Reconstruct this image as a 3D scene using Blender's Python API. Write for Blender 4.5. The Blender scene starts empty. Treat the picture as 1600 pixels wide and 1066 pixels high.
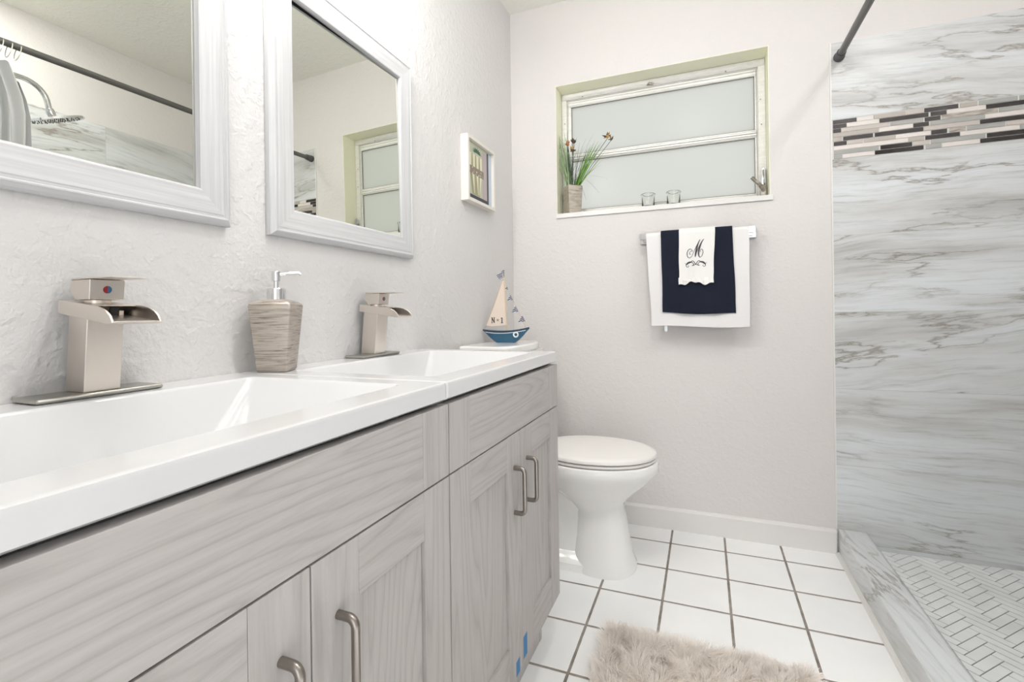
import bpy, bmesh, math, random
from mathutils import Vector, Matrix, noise as mnoise
PI = math.pi
R = random.Random(7)

# ------------------------------------------------------------------ camera, world, exposure
scn = bpy.context.scene
col = scn.collection
scn.view_settings.view_transform = 'Standard'
scn.view_settings.look = 'None'
scn.view_settings.gamma = 1.0
scn.view_settings.use_curve_mapping = False
scn.view_settings.exposure = 0.45

YAW, ROLL = 0.3733, 0.0134
cam_d = bpy.data.cameras.new('camera')
cam = bpy.data.objects.new('camera', cam_d)
col.objects.link(cam)
scn.camera = cam
cam_d.sensor_width = 36.0
cam_d.lens = 746.37 / 1600 * 36.0
cam_d.shift_x = (800 - 808.3) / 1600
cam_d.shift_y = (487.75 - 533) / 1600
cam_d.clip_start = 0.02
r0 = Vector((math.cos(YAW), math.sin(YAW), 0))
fw = Vector((-math.sin(YAW), math.cos(YAW), 0))
zz = Vector((0, 0, 1))
cr, sr = math.cos(ROLL), math.sin(ROLL)
right = cr * r0 - sr * zz
up = sr * r0 + cr * zz
m = Matrix((right, up, -fw)).transposed().to_4x4()
m.translation = Vector((0.8977, -2.2446, 0.9821))
cam.matrix_world = m

world = bpy.data.worlds.new('daylight')
scn.world = world
world.use_nodes = True
bg = world.node_tree.nodes['Background']
bg.inputs['Color'].default_value = (0.96, 0.99, 1.0, 1)
bg.inputs['Strength'].default_value = 1.9
scn.cycles.max_bounces = 10
scn.cycles.diffuse_bounces = 6
scn.cycles.transmission_bounces = 8
scn.cycles.sample_clamp_indirect = 4.0
scn.cycles.caustics_reflective = False
scn.cycles.caustics_refractive = False

# daylight portals: unseen doorway added behind the camera for fill, and the frosted window
def portal(loc, rot, sx, sy):
    l = bpy.data.lights.new('sky_portal', 'AREA')
    l.shape = 'RECTANGLE'; l.size = sx; l.size_y = sy
    l.cycles.is_portal = True
    o = bpy.data.objects.new('sky_portal', l)
    o.location = loc; o.rotation_euler = rot
    col.objects.link(o)
CEIL = 2.486
RX = 2.2          # right wall
NY = -3.4         # wall behind the camera
FILL_DOOR = (0.80, 2.05, 2.08)  # unseen opening, widened to let more fill light in
portal(((FILL_DOOR[0] + FILL_DOOR[1]) / 2, NY - 0.11, 1.04), (PI / 2, 0, PI), 1.25, 2.08)

def point(name, loc, power, radius, color=(1, 1, 1)):
    l = bpy.data.lights.new(name, 'POINT')
    l.energy = power; l.shadow_soft_size = radius; l.color = color
    o = bpy.data.objects.new(name, l); o.location = loc
    col.objects.link(o)
    return o
HEADS = [-1.22, -1.51, -1.80]
for hy in HEADS:
    point('vanity_bulb_light', (0.115, hy, 2.02), 4.8, 0.08)

# ------------------------------------------------------------------ materials
def s2l(c):
    return tuple(((v / 255) / 12.92 if v / 255 <= 0.04045 else ((v / 255 + 0.055) / 1.055) ** 2.4) for v in c) + (1,)

class NT:
    def __init__(self, name):
        self.m = bpy.data.materials.new(name); self.m.use_nodes = True
        self.t = self.m.node_tree; self.b = self.t.nodes['Principled BSDF']
    def n(self, typ, **kw):
        x = self.t.nodes.new(typ)
        for k, v in kw.items():
            if k in ('op',): x.operation = v
            elif hasattr(x, k): setattr(x, k, v)
        return x
    def l(self, a, b): self.t.links.new(a, b)
    def math(self, op, a, b=None, c=None):
        x = self.t.nodes.new('ShaderNodeMath'); x.operation = op
        for i, v in enumerate((a, b, c)):
            if v is None: continue
            if isinstance(v, (int, float)): x.inputs[i].default_value = v
            else: self.l(v, x.inputs[i])
        return x.outputs[0]
    def coords(self, kind='Object'):
        return self.n('ShaderNodeTexCoord').outputs[kind]
    def mapping(self, v, scale=(1, 1, 1), rot=(0, 0, 0), loc=(0, 0, 0)):
        x = self.n('ShaderNodeMapping'); self.l(v, x.inputs['Vector'])
        x.inputs['Scale'].default_value = scale; x.inputs['Rotation'].default_value = rot
        x.inputs['Location'].default_value = loc
        return x.outputs[0]
    def noise(self, v, scale, detail=4, rough=0.5, dist=0.0):
        x = self.n('ShaderNodeTexNoise'); self.l(v, x.inputs['Vector'])
        x.inputs['Scale'].default_value = scale; x.inputs['Detail'].default_value = detail
        x.inputs['Roughness'].default_value = rough; x.inputs['Distortion'].default_value = dist
        return x.outputs['Fac']
    def ramp(self, fac, stops, interp='LINEAR'):
        x = self.n('ShaderNodeValToRGB'); self.l(fac, x.inputs['Fac'])
        e = x.color_ramp.elements; x.color_ramp.interpolation = interp
        while len(e) < len(stops): e.new(0.5)
        for i, (p, c) in enumerate(stops):
            e[i].position = p; e[i].color = c if len(c) == 4 else tuple(c) + (1,)
        return x.outputs['Color']
    def mix(self, fac, a, b, blend='MIX'):
        x = self.n('ShaderNodeMix'); x.data_type = 'RGBA'; x.blend_type = blend
        for idx, v in ((0, fac), (6, a), (7, b)):
            if isinstance(v, (int, float)): x.inputs[idx].default_value = v
            elif isinstance(v, tuple): x.inputs[idx].default_value = v
            else: self.l(v, x.inputs[idx])
        return x.outputs[2]
    def bump(self, h, strength=0.3, dist=0.002):
        x = self.n('ShaderNodeBump'); self.l(h, x.inputs['Height'])
        x.inputs['Strength'].default_value = strength; x.inputs['Distance'].default_value = dist
        self.l(x.outputs[0], self.b.inputs['Normal'])
    def set(self, color=None, rough=None, metal=None, **kw):
        if color is not None:
            if isinstance(color, tuple): self.b.inputs['Base Color'].default_value = color
            else: self.l(color, self.b.inputs['Base Color'])
        if rough is not None:
            if isinstance(rough, (int, float)): self.b.inputs['Roughness'].default_value = rough
            else: self.l(rough, self.b.inputs['Roughness'])
        if metal is not None: self.b.inputs['Metallic'].default_value = metal
        for k, v in kw.items():
            self.b.inputs[k].default_value = v
        return self

def simple(name, rgb, rough=0.5, metal=0.0, **kw):
    return NT(name).set(s2l(rgb), rough, metal, **kw).m

def plaster(name, rgb, strength):
    t = NT(name)
    c = t.coords()
    n1 = t.noise(c, 85, 3, 0.55, 0.0)
    n2 = t.noise(c, 34, 3, 0.5, 0.2)
    r2 = t.ramp(n2, [(0.50, (0, 0, 0)), (0.62, (1, 1, 1))])
    n3 = t.noise(c, 230, 2, 0.5)
    h = t.math('ADD', t.math('MULTIPLY', n1, 1.0), t.math('MULTIPLY', r2, 0.45))
    h = t.math('ADD', h, t.math('MULTIPLY', n3, 0.2))
    t.set(s2l(rgb), 0.62)
    t.bump(h, strength, 0.0045)
    return t.m

def stone(name, axis, row0=None, rowh=0.305, tilew=0.61, seed=0.0):
    # veined grey porcelain; axis 'x': panel runs along x, 'y': along y; vertical is z, except 'floor' (runs along y, across x)
    t = NT(name)
    c = t.coords()
    sp = t.n('ShaderNodeSeparateXYZ'); t.l(c, sp.inputs[0])
    x, y, z = sp.outputs
    if axis == 'x': u, v = x, z
    elif axis == 'y': u, v = y, z
    else: u, v = y, t.math('ADD', x, t.math('MULTIPLY', z, 0.8))
    if row0 is not None:
        row = t.math('FLOOR', t.math('DIVIDE', t.math('SUBTRACT', z, row0), rowh))
        cc = t.math('FLOOR', t.math('DIVIDE', t.math('ADD', u, 10 * tilew - (1.38 if axis == 'x' else 0.0)), tilew))
        idn = t.math('ADD', t.math('MULTIPLY', row, 7.31), t.math('MULTIPLY', cc, 3.17))
    else:
        idn = t.math('FLOOR', t.math('DIVIDE', u, tilew))
    wn = t.n('ShaderNodeTexWhiteNoise'); wn.noise_dimensions = '1D'
    t.l(t.math('ADD', idn, seed), wn.inputs['W'])
    ws = t.n('ShaderNodeSeparateColor'); t.l(wn.outputs['Color'], ws.inputs[0])
    slope = t.math('MULTIPLY', t.math('SUBTRACT', ws.outputs[0], 0.42), 0.34)
    # warp
    cb0 = t.n('ShaderNodeCombineXYZ'); t.l(u, cb0.inputs[0]); t.l(v, cb0.inputs[1]); t.l(t.math('MULTIPLY', ws.outputs[1], 40), cb0.inputs[2])
    w1 = t.math('MULTIPLY', t.math('SUBTRACT', t.noise(cb0.outputs[0], 1.5, 2, 0.5), 0.5), 0.12)
    w2 = t.math('MULTIPLY', t.math('SUBTRACT', t.noise(cb0.outputs[0], 14, 4, 0.6), 0.5), 0.008)
    vv = t.math('ADD', t.math('SUBTRACT', v, t.math('MULTIPLY', u, slope)), t.math('ADD', w1, w2))
    cb = t.n('ShaderNodeCombineXYZ')
    t.l(u, cb.inputs[0]); t.l(t.math('MULTIPLY', vv, 7.0), cb.inputs[1]); t.l(t.math('MULTIPLY', ws.outputs[2], 50), cb.inputs[2])
    p = cb.outputs[0]
    broad = t.noise(p, 1.1, 5, 0.55)
    fine = t.noise(t.mapping(p, (1.0, 2.4, 1)), 4.5, 7, 0.7)
    base = t.ramp(broad, [(0.32, s2l((184, 183, 181))), (0.45, s2l((206, 207, 207))), (0.58, s2l((217, 220, 222))), (0.75, s2l((223, 227, 230)))])
    streak = t.ramp(fine, [(0.28, (0.64, 0.63, 0.61)), (0.39, (0.85, 0.85, 0.84)), (0.5, (0.98, 0.98, 0.98)), (0.62, (1, 1, 1)), (0.75, (0.92, 0.92, 0.92))])
    base = t.mix(1.0, base, streak, 'MULTIPLY')
    # a few long crack-like veins following one contour of a slow field
    vn = t.noise(t.mapping(p, (0.55, 0.42, 1), loc=(3.1, 1.7, 0.4)), 1.5, 9, 0.58, 0.0)
    ridge = t.math('ABSOLUTE', t.math('SUBTRACT', vn, 0.5))
    mask = t.ramp(t.noise(cb0.outputs[0], 2.2, 2, 0.5), [(0.40, (0, 0, 0)), (0.54, (1, 1, 1))])
    vein = t.ramp(ridge, [(0.0, (1, 1, 1)), (0.004, (0.6, 0.6, 0.6)), (0.012, (0.12, 0.12, 0.12)), (0.05, (0, 0, 0))])
    vf = t.math('MULTIPLY', vein, mask)
    base = t.mix(t.math('MULTIPLY', vf, 0.8), base, s2l((126, 116, 104)))
    # narrow tile joints
    if row0 is not None:
        fz = t.math('FRACT', t.math('DIVIDE', t.math('SUBTRACT', z, row0), rowh))
        jz = t.math('LESS_THAN', fz, 0.006)
        fu = t.math('FRACT', t.math('DIVIDE', t.math('ADD', u, 10 * tilew - (1.38 if axis == 'x' else 0.0)), tilew))
        ju = t.math('LESS_THAN', fu, 0.003)
        j = t.math('MAXIMUM', jz, ju)
        base = t.mix(t.math('MULTIPLY', j, 0.6), base, s2l((176, 176, 174)))
    t.set(base, 0.32)
    t.b.inputs['Specular IOR Level'].default_value = 0.35
    return t.m

def wood(name, vertical):
    t = NT(name)
    c = t.coords()
    oi = t.n('ShaderNodeObjectInfo')
    off = t.n('ShaderNodeVectorMath'); off.operation = 'SCALE'
    cmb = t.n('ShaderNodeCombineXYZ')
    for i, k in enumerate((13.7, 7.3, 29.1)):
        t.l(t.math('MULTIPLY', oi.outputs['Random'], k), cmb.inputs[i])
    add = t.n('ShaderNodeVectorMath'); add.operation = 'ADD'
    t.l(c, add.inputs[0]); t.l(cmb.outputs[0], add.inputs[1])
    sc = (1, 7.0, 0.5) if vertical else (1, 0.5, 7.0)
    p = t.mapping(add.outputs[0], sc)
    n = t.noise(p, 1.2, 2, 0.4, 0.1)
    rings = t.math('FRACT', t.math('MULTIPLY', n, 20))
    rc = t.ramp(rings, [(0.0, s2l((168, 164, 161))), (0.12, s2l((177, 173, 170))), (0.55, s2l((184, 180, 178))), (0.88, s2l((179, 175, 172))), (1.0, s2l((168, 164, 161)))])
    fine = t.noise(t.mapping(p, (1, 3.5, 3.5)), 9, 4, 0.6)
    fc = t.ramp(fine, [(0.3, (0.90, 0.90, 0.895)), (0.58, (1, 1, 1))])
    base = t.mix(1.0, rc, fc, 'MULTIPLY')
    t.set(base, 0.42)
    t.b.inputs['Specular IOR Level'].default_value = 0.3
    t.bump(fine, 0.06, 0.0006)
    return t.m

M = {}
M['paint'] = plaster('white_textured_paint', (218, 214, 212), 0.26)
M['paint_left'] = plaster('white_textured_paint_left', (216, 214, 213), 0.42)
M['ceiling'] = plaster('ceiling_paint', (240, 239, 232), 0.35)
M['reveal'] = simple('pale_lime_reveal', (243, 242, 219), 0.6)  # even pale yellow-green tone on the reveal faces
M['trimwhite'] = simple('white_gloss_trim', (226, 224, 222), 0.3)
M['wallstone'] = stone('veined_grey_tile_back', 'x', row0=0.049, seed=3.0)
M['wallstone2'] = stone('veined_grey_tile_upper', 'x', row0=1.732, rowh=0.4, seed=11.0)
M['sidestone'] = stone('veined_grey_tile_side', 'y', row0=0.049, seed=21.0)
M['sidestone2'] = stone('veined_grey_tile_side_upper', 'y', row0=1.732, rowh=0.4, seed=27.0)
M['curbstone'] = stone('veined_grey_curb_stone', 'floor', tilew=0.9, seed=5.0)
M['wood_v'] = wood('grey_wood_vertical', True)
M['wood_h'] = wood('grey_wood_horizontal', False)
M['gap_shade'] = simple('cabinet_gap_shadow_board', (92, 84, 78), 0.7)
M['counter'] = simple('glossy_white_cultured_marble', (212, 212, 213), 0.07)
M['porcelain'] = simple('white_porcelain', (240, 239, 237), 0.09)
M['seat'] = simple('white_seat_plastic', (236, 233, 230), 0.28)
def nickel(name, rgb, rough):
    t = NT(name); c = t.coords()
    n = t.noise(t.mapping(c, (30, 30, 400)), 3, 2)
    t.set(s2l(rgb), t.math('ADD', rough - 0.01, t.math('MULTIPLY', n, 0.02)), 1.0)
    return t.m
M['nickel'] = nickel('brushed_nickel', (222, 214, 206), 0.31)
M['plate'] = nickel('satin_nickel_plate', (176, 174, 168), 0.30)
M['handle'] = nickel('dark_brushed_nickel', (150, 143, 137), 0.30)
M['chrome'] = simple('polished_chrome', (225, 226, 228), 0.06, 1.0)
M['darkmetal'] = simple('grey_rod_metal', (108, 106, 104), 0.35, 0.7)
M['rubber'] = simple('dark_grey_end_cap', (78, 78, 80), 0.5)
M['mirror'] = simple('mirror_silver', (226, 228, 220), 0.0, 1.0)
M['black'] = simple('black_interior', (25, 24, 24), 0.5)
def tileglass(name, rgb, r): return simple(name, rgb, r)
M['D'] = tileglass('dark_glass_mosaic', (50, 45, 44), 0.12)
M['G'] = tileglass('grey_glass_mosaic', (164, 164, 160), 0.15)
M['T'] = tileglass('taupe_mosaic', (176, 168, 160), 0.3)
M['L'] = tileglass('light_taupe_mosaic', (192, 184, 177), 0.35)
M['P'] = tileglass('pale_marble_mosaic', (220, 213, 208), 0.35)
tt = NT('brown_veined_mosaic'); tc = tt.coords()
tt.set(tt.ramp(tt.noise(tt.mapping(tc, (8, 8, 60)), 3, 4), [(0.35, s2l((132, 120, 108))), (0.6, s2l((190, 184, 176)))]), 0.35)
M['M'] = tt.m
M['grout'] = simple('pale_grout', (214, 212, 208), 0.8)
M['caulk'] = simple('white_caulk', (226, 225, 222), 0.5)

# floor tile
t = NT('white_floor_tile'); c = t.coords()
sp = t.n('ShaderNodeSeparateXYZ'); t.l(c, sp.inputs[0])
S = 0.2125
fx = t.math('FRACT', t.math('DIVIDE', t.math('ADD', sp.outputs[0], 20 * S - 0.5408 + S / 2), S))
fy = t.math('FRACT', t.math('DIVIDE', t.math('ADD', sp.outputs[1], 20 * S + 0.1424 + S / 2), S))
dx = t.math('ABSOLUTE', t.math('SUBTRACT', fx, 0.5)); dy = t.math('ABSOLUTE', t.math('SUBTRACT', fy, 0.5))
dmin = t.math('MINIMUM', dx, dy)
wob = t.math('MULTIPLY', t.math('SUBTRACT', t.noise(c, 40, 3), 0.5), 0.008)
g = t.math('LESS_THAN', t.math('ADD', dmin, wob), 0.0195)
gcol = t.ramp(t.noise(c, 16, 4), [(0.3, s2l((118, 110, 102))), (0.7, s2l((158, 150, 143)))])
tcol = t.ramp(t.noise(c, 5, 3), [(0.3, s2l((243, 243, 243))), (0.7, s2l((248, 248, 248)))])
t.set(t.mix(g, tcol, gcol), t.math('ADD', 0.22, t.math('MULTIPLY', g, 0.6)))
soft = t.ramp(dmin, [(0.015, (0, 0, 0)), (0.035, (1, 1, 1))])
t.bump(soft, 0.5, 0.0015)
M['floortile'] = t.m
# shower floor marble chips
t = NT('white_marble_herringbone'); c = t.coords()
t.set(t.ramp(t.noise(c, 9, 5), [(0.3, s2l((222, 224, 224))), (0.7, s2l((238, 239, 239)))]), 0.35)
M['marble'] = t.m
M['marblegrout'] = simple('grey_shower_grout', (138, 139, 138), 0.8)
# mirror frame whitewash
def whitewash(name, axis):
    t = NT(name); c = t.coords()
    sc = {'y': (60, 1.5, 60), 'z': (60, 60, 1.5)}[axis]
    n = t.noise(t.mapping(c, sc), 2.2, 4, 0.6)
    t.set(t.ramp(n, [(0.3, s2l((186, 186, 188))), (0.65, s2l((206, 206, 207)))]), 0.42)
    t.bump(n, 0.25, 0.001)
    return t.m
M['wash_y'] = whitewash('whitewashed_wood_horizontal', 'y')
M['wash_z'] = whitewash('whitewashed_wood_vertical', 'z')
M['pictureframe'] = simple('cream_white_picture_frame', (226, 221, 213), 0.4)
# frosted glass
t = NT('frosted_window_glass')
tr = t.n('ShaderNodeBsdfTranslucent'); tr.inputs['Color'].default_value = (0.592, 0.590, 0.568, 1)
mx = t.n('ShaderNodeMixShader'); mx.inputs[0].default_value = 0.12
t.set(s2l((120, 124, 118)), 0.25)
t.l(tr.outputs[0], mx.inputs[1]); t.l(t.b.outputs[0], mx.inputs[2])
t.l(mx.outputs[0], t.t.nodes['Material Output'].inputs['Surface'])
M['frosted'] = t.m
# worn aluminium
t = NT('worn_white_aluminium'); c = t.coords()
n = t.noise(t.mapping(c, (4, 20, 20)), 5, 5, 0.7)
t.set(t.ramp(n, [(0.24, s2l((170, 160, 142))), (0.30, s2l((216, 214, 208))), (0.6, s2l((230, 229, 225)))]), 0.4, 0.15)
M['alu'] = t.m
M['aludark'] = simple('window_gasket', (120, 116, 108), 0.6)
t = NT('tarnished_crank_metal'); c = t.coords()
t.set(t.ramp(t.noise(c, 60, 4), [(0.35, s2l((92, 80, 68))), (0.65, s2l((196, 190, 180)))]), 0.35, 0.6)
M['crank'] = t.m
# hammered ceramic
def hammered(name, lo, hi, zs=150):
    t = NT(name); c = t.coords()
    n = t.noise(t.mapping(c, (9, 9, zs)), 2.0, 4, 0.65, 0.6)
    t.set(t.ramp(n, [(0.30, s2l(lo)), (0.52, s2l(hi)), (0.8, tuple(min(1, v * 1.12) for v in s2l(hi)[:3]) + (1,))]), 0.30, 0.45)
    t.bump(n, 0.7, 0.0016)
    return t.m
M['hammered'] = hammered('ribbed_champagne_ceramic', (122, 112, 102), (186, 177, 167))
M['potmat'] = hammered('ribbed_grey_taupe_ceramic', (150, 142, 130), (186, 178, 166), 60)
def terry(name, rgb, d=0.0015):
    t = NT(name); c = t.coords()
    n = t.noise(c, 500, 2, 0.7)
    t.set(s2l(rgb), 0.95); t.bump(n, 0.5, d)
    t.b.inputs['Specular IOR Level'].default_value = 0.1
    return t.m
M['towelwhite'] = terry('white_terry', (230, 228, 228))
M['towelnavy'] = terry('navy_terry', (34, 38, 50))
M['linen'] = terry('white_linen', (234, 232, 230), 0.0006)
M['thread'] = simple('dark_grey_embroidery', (70, 68, 72), 0.8)
M['curtain'] = terry('grey_curtain_fabric', (196, 196, 198), 0.001)
M['ring'] = simple('pale_ring_metal', (225, 222, 214), 0.25, 0.6)
M['tape'] = simple('blue_painters_tape', (60, 122, 172), 0.6)
M['red'] = simple('red_dot', (170, 40, 44), 0.4)
M['blue'] = simple('blue_dot', (60, 110, 150), 0.4)
M['hull'] = simple('teal_blue_hull_paint', (44, 92, 120), 0.4)
M['hulldark'] = simple('dark_navy_deck_paint', (36, 58, 80), 0.4)
M['boatwhite'] = simple('boat_white_paint', (222, 230, 234), 0.5)
M['sail'] = simple('cream_sail_cloth', (222, 207, 194), 0.85)
M['mast'] = simple('pale_wood_mast', (212, 188, 158), 0.6)
M['rope'] = simple('natural_rope', (190, 172, 152), 0.9)
M['ink'] = simple('black_ink', (36, 32, 36), 0.7)
t = NT('blue_white_striped_cloth'); c = t.coords()
sp = t.n('ShaderNodeSeparateXYZ'); t.l(c, sp.inputs[0])
k = t.math('ADD', t.math('MULTIPLY', sp.outputs[2], 1.0), t.math('MULTIPLY', sp.outputs[0], -0.45))
st = t.math('LESS_THAN', t.math('FRACT', t.math('MULTIPLY', k, 150)), 0.66)
t.set(t.mix(st, s2l((226, 226, 230)), s2l((24, 40, 74))), 0.8)
M['stripe'] = t.m
t = NT('clear_glass'); t.set(s2l((250, 250, 248)), 0.02); t.b.inputs['Transmission Weight'].default_value = 1.0
t.b.inputs['IOR'].default_value = 1.45
M['glass'] = t.m
M['shell'] = simple('beige_shells', (206, 184, 152), 0.5)
M['leafg'] = simple('bright_green_leaf', (104, 150, 58), 0.5)
M['leafp'] = simple('pale_green_grass', (150, 172, 128), 0.6)
M['leafd'] = simple('dark_green_grass', (58, 78, 58), 0.6)
M['petal'] = simple('ochre_petal', (190, 150, 84), 0.6)
M['petalr'] = simple('rust_petal', (196, 112, 78), 0.6)
M['petald'] = simple('dark_brown_petal', (94, 76, 66), 0.6)
t = NT('cream_shag_pile')
fr_ = t.n('ShaderNodeBsdfTranslucent'); fr_.inputs['Color'].default_value = s2l((253, 249, 245))
fx_ = t.n('ShaderNodeMixShader'); fx_.inputs[0].default_value = 0.42
t.set(s2l((253, 249, 245)), 0.45)
t.l(fr_.outputs[0], fx_.inputs[1]); t.l(t.b.outputs[0], fx_.inputs[2]); t.l(fx_.outputs[0], t.t.nodes['Material Output'].inputs['Surface'])
M['rugfur'] = t.m
M['rugbase'] = simple('rug_backing', (236, 230, 224), 0.9)
t = NT('glowing_lamp_glass'); t.set(s2l((245, 240, 230)), 0.4)
t.b.inputs['Emission Color'].default_value = (1, 0.95, 0.88, 1); t.b.inputs['Emission Strength'].default_value = 1.2
M['lampglass'] = t.m
t = NT('fill_globe_glow'); t.set(s2l((245, 240, 230)), 0.4)  # glow of the added fill globe
t.b.inputs['Emission Color'].default_value = (1, 1, 1, 1); t.b.inputs['Emission Strength'].default_value = 48.0
M['globe'] = t.m
t = NT('fill_downlight_glow'); t.set(s2l((245, 240, 230)), 0.4)  # glow of the disc added over the shower
t.b.inputs['Emission Color'].default_value = (1, 1, 1, 1); t.b.inputs['Emission Strength'].default_value = 75.0
M['fill_disc'] = t.m
M['switch'] = simple('white_door_paint', (225, 223, 220), 0.35)

# ------------------------------------------------------------------ mesh helpers
class MB:
    def __init__(self): self.v = []; self.f = []; self.mi = []; self.sm = []
    def poly(self, vs, faces, mi=0, smooth=False):
        o = len(self.v); self.v += [tuple(p) for p in vs]
        for f in faces:
            self.f.append(tuple(o + i for i in f)); self.mi.append(mi); self.sm.append(smooth)
        return self
    def box(self, x0, x1, y0, y1, z0, z1, mi=0):
        vs = [(x0, y0, z0), (x1, y0, z0), (x1, y1, z0), (x0, y1, z0), (x0, y0, z1), (x1, y0, z1), (x1, y1, z1), (x0, y1, z1)]
        return self.poly(vs, [(0, 3, 2, 1), (4, 5, 6, 7), (0, 1, 5, 4), (1, 2, 6, 5), (2, 3, 7, 6), (3, 0, 4, 7)], mi)
    def prism(self, pts, axis, a, b, mi=0, smooth=False):
        # pts 2D outline; axis = extrusion axis. 'y': pts are (x,z); 'x': (y,z); 'z': (x,y)
        def P(p, h):
            return {'y': (p[0], h, p[1]), 'x': (h, p[0], p[1]), 'z': (p[0], p[1], h)}[axis]
        n = len(pts)
        vs = [P(p, a) for p in pts] + [P(p, b) for p in pts]
        self.poly(vs, [tuple(range(n))[::-1], tuple(range(n, 2 * n))], mi)
        self.poly(vs, [(i, (i + 1) % n, n + (i + 1) % n, n + i) for i in range(n)], mi, smooth)
        return self
    def loft(self, rings, mi=0, smooth=True, cap0=True, cap1=True, closed=True):
        n = len(rings[0]); vs = [p for r in rings for p in r]; fs = []
        for k in range(len(rings) - 1):
            for i in range(n if closed else n - 1):
                j = (i + 1) % n
                fs.append((k * n + i, k * n + j, (k + 1) * n + j, (k + 1) * n + i))
        self.poly(vs, fs, mi, smooth)
        if cap0: self.poly(rings[0], [tuple(range(n))[::-1]], mi)
        if cap1: self.poly(rings[-1], [tuple(range(n))], mi)
        return self
    def tube(self, path, r, n=12, mi=0, caps=True):
        path = [Vector(p) for p in path]; rings = []
        t0 = (path[1] - path[0]).normalized()
        a = t0.orthogonal().normalized()
        for i, p in enumerate(path):
            if i == 0: t = path[1] - path[0]
            elif i == len(path) - 1: t = path[-1] - path[-2]
            else: t = (path[i + 1] - path[i]).normalized() + (path[i] - path[i - 1]).normalized()
            t.normalize(); a = (a - t * a.dot(t)).normalized(); b = t.cross(a)
            rr = r[i] if isinstance(r, (list, tuple)) else r
            rings.append([p + a * (rr * math.cos(2 * PI * k / n)) + b * (rr * math.sin(2 * PI * k / n)) for k in range(n)])
        return self.loft(rings, mi, True, caps, caps)
    def lathe(self, prof, cx, cy, n=32, mi=0, caps=True):
        rings = [[(cx + r * math.cos(2 * PI * k / n), cy + r * math.sin(2 * PI * k / n), z) for k in range(n)] for r, z in prof]
        return self.loft(rings, mi, True, caps, caps)
    def build(self, name, mats, parent=None, bevel=0.0, seg=2, fix=True, sharp=35, wn=False):
        me = bpy.data.meshes.new(name)
        me.from_pydata([tuple(p) for p in self.v], [], self.f)
        for m_ in (mats if isinstance(mats, (list, tuple)) else [mats]): me.materials.append(M[m_] if isinstance(m_, str) else m_)
        for p, mi, s in zip(me.polygons, self.mi, self.sm):
            p.material_index = mi; p.use_smooth = s
        if fix:
            bm = bmesh.new(); bm.from_mesh(me)
            bmesh.ops.remove_doubles(bm, verts=bm.verts, dist=1e-6)
            bmesh.ops.recalc_face_normals(bm, faces=bm.faces)
            for e in bm.edges:
                if len(e.link_faces) == 2 and e.calc_face_angle(0) > math.radians(42): e.smooth = False
            bm.to_mesh(me); bm.free()
        o = bpy.data.objects.new(name, me)
        col.objects.link(o)
        if wn and not bevel:
            w_ = o.modifiers.new('wn', 'WEIGHTED_NORMAL'); w_.keep_sharp = True; w_.weight = 90
        if bevel:
            bv = o.modifiers.new('bevel', 'BEVEL'); bv.width = bevel; bv.segments = seg; bv.limit_method = 'ANGLE'
            bv.angle_limit = math.radians(sharp); bv.harden_normals = False
            for p in me.polygons: p.use_smooth = True
            wn = o.modifiers.new('wn', 'WEIGHTED_NORMAL'); wn.keep_sharp = False; wn.weight = 80
        if parent is not None:
            o.parent = parent
            o.matrix_parent_inverse = Matrix.Translation(-parent.location)
            o.matrix_parent_inverse = Matrix()
            # store geometry relative to the parent's base so the part sits where its vertices say
            for v in me.vertices: v.co = v.co - world_loc(parent)
        return o
def world_loc(o):
    l = Vector(o.location)
    while o.parent is not None:
        o = o.parent; l += Vector(o.location)
    return l
def tag(o, label=None, cat=None, group=None, kind=None):
    if label: o['label'] = label
    if cat: o['category'] = cat
    if group: o['group'] = group
    if kind: o['kind'] = kind
    return o
def thing(name, loc, label, cat, group=None):
    o = bpy.data.objects.new(name, None); o.location = loc; o.empty_display_size = 0.05
    col.objects.link(o)
    return tag(o, label, cat, group)
def struct(name, mb, mats, **kw):
    o = mb.build(name, mats, **kw); o['kind'] = 'structure'; return o
def copy_tree(o, parent=None):
    c_ = o.copy(); col.objects.link(c_)
    if parent is not None: c_.parent = parent
    for ch in o.children: copy_tree(ch, c_)
    return c_

# ------------------------------------------------------------------ room shell
WX0, WX1, WZ0, WZ1 = 0.2335, 1.160, 1.457, 2.081
T = 0.16
b = MB()
b.box(-0.12, WX0, 0, T, -0.05, CEIL + 0.1)
b.box(WX1, RX + 0.12, 0, T, -0.05, CEIL + 0.1)
b.box(WX0, WX1, 0, T, -0.05, WZ0 - 0.022)
b.box(WX0, WX1, 0, T, WZ1, CEIL + 0.1)
wall_back = struct('wall_back', b, 'paint', fix=False)
b = MB()
b.box(WX0 - 0.001, WX1 + 0.001, 0.0005, 0.13, WZ1 - 0.002, WZ1 + 0.0005)
b.box(WX0 - 0.0005, WX0 + 0.002, 0.0005, 0.13, WZ0, WZ1)
b.box(WX1 - 0.002, WX1 + 0.0005, 0.0005, 0.13, WZ0, WZ1)
rv = b.build('window_reveal', 'reveal', wall_back)
struct('wall_left', MB().box(-0.12, 0, NY, 0, -0.05, CEIL + 0.1), 'paint_left')
struct('ceiling', MB().box(-0.12, RX + 0.12, NY - 0.12, T, CEIL, CEIL + 0.1), 'ceiling')
struct('floor', MB().box(-0.12, 1.40, NY - 0.12, 0.0, -0.06, 0), 'floortile')
wall_right = struct('wall_right', MB().box(RX, RX + 0.12, NY, 0, -0.05, CEIL + 0.1), 'paint')
SE = -1.50   # shower end wall
b = MB().box(1.385, RX, SE - 0.1, SE, 0, CEIL)
wall_end = struct('wall_shower', b, 'paint')
b = MB()
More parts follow.
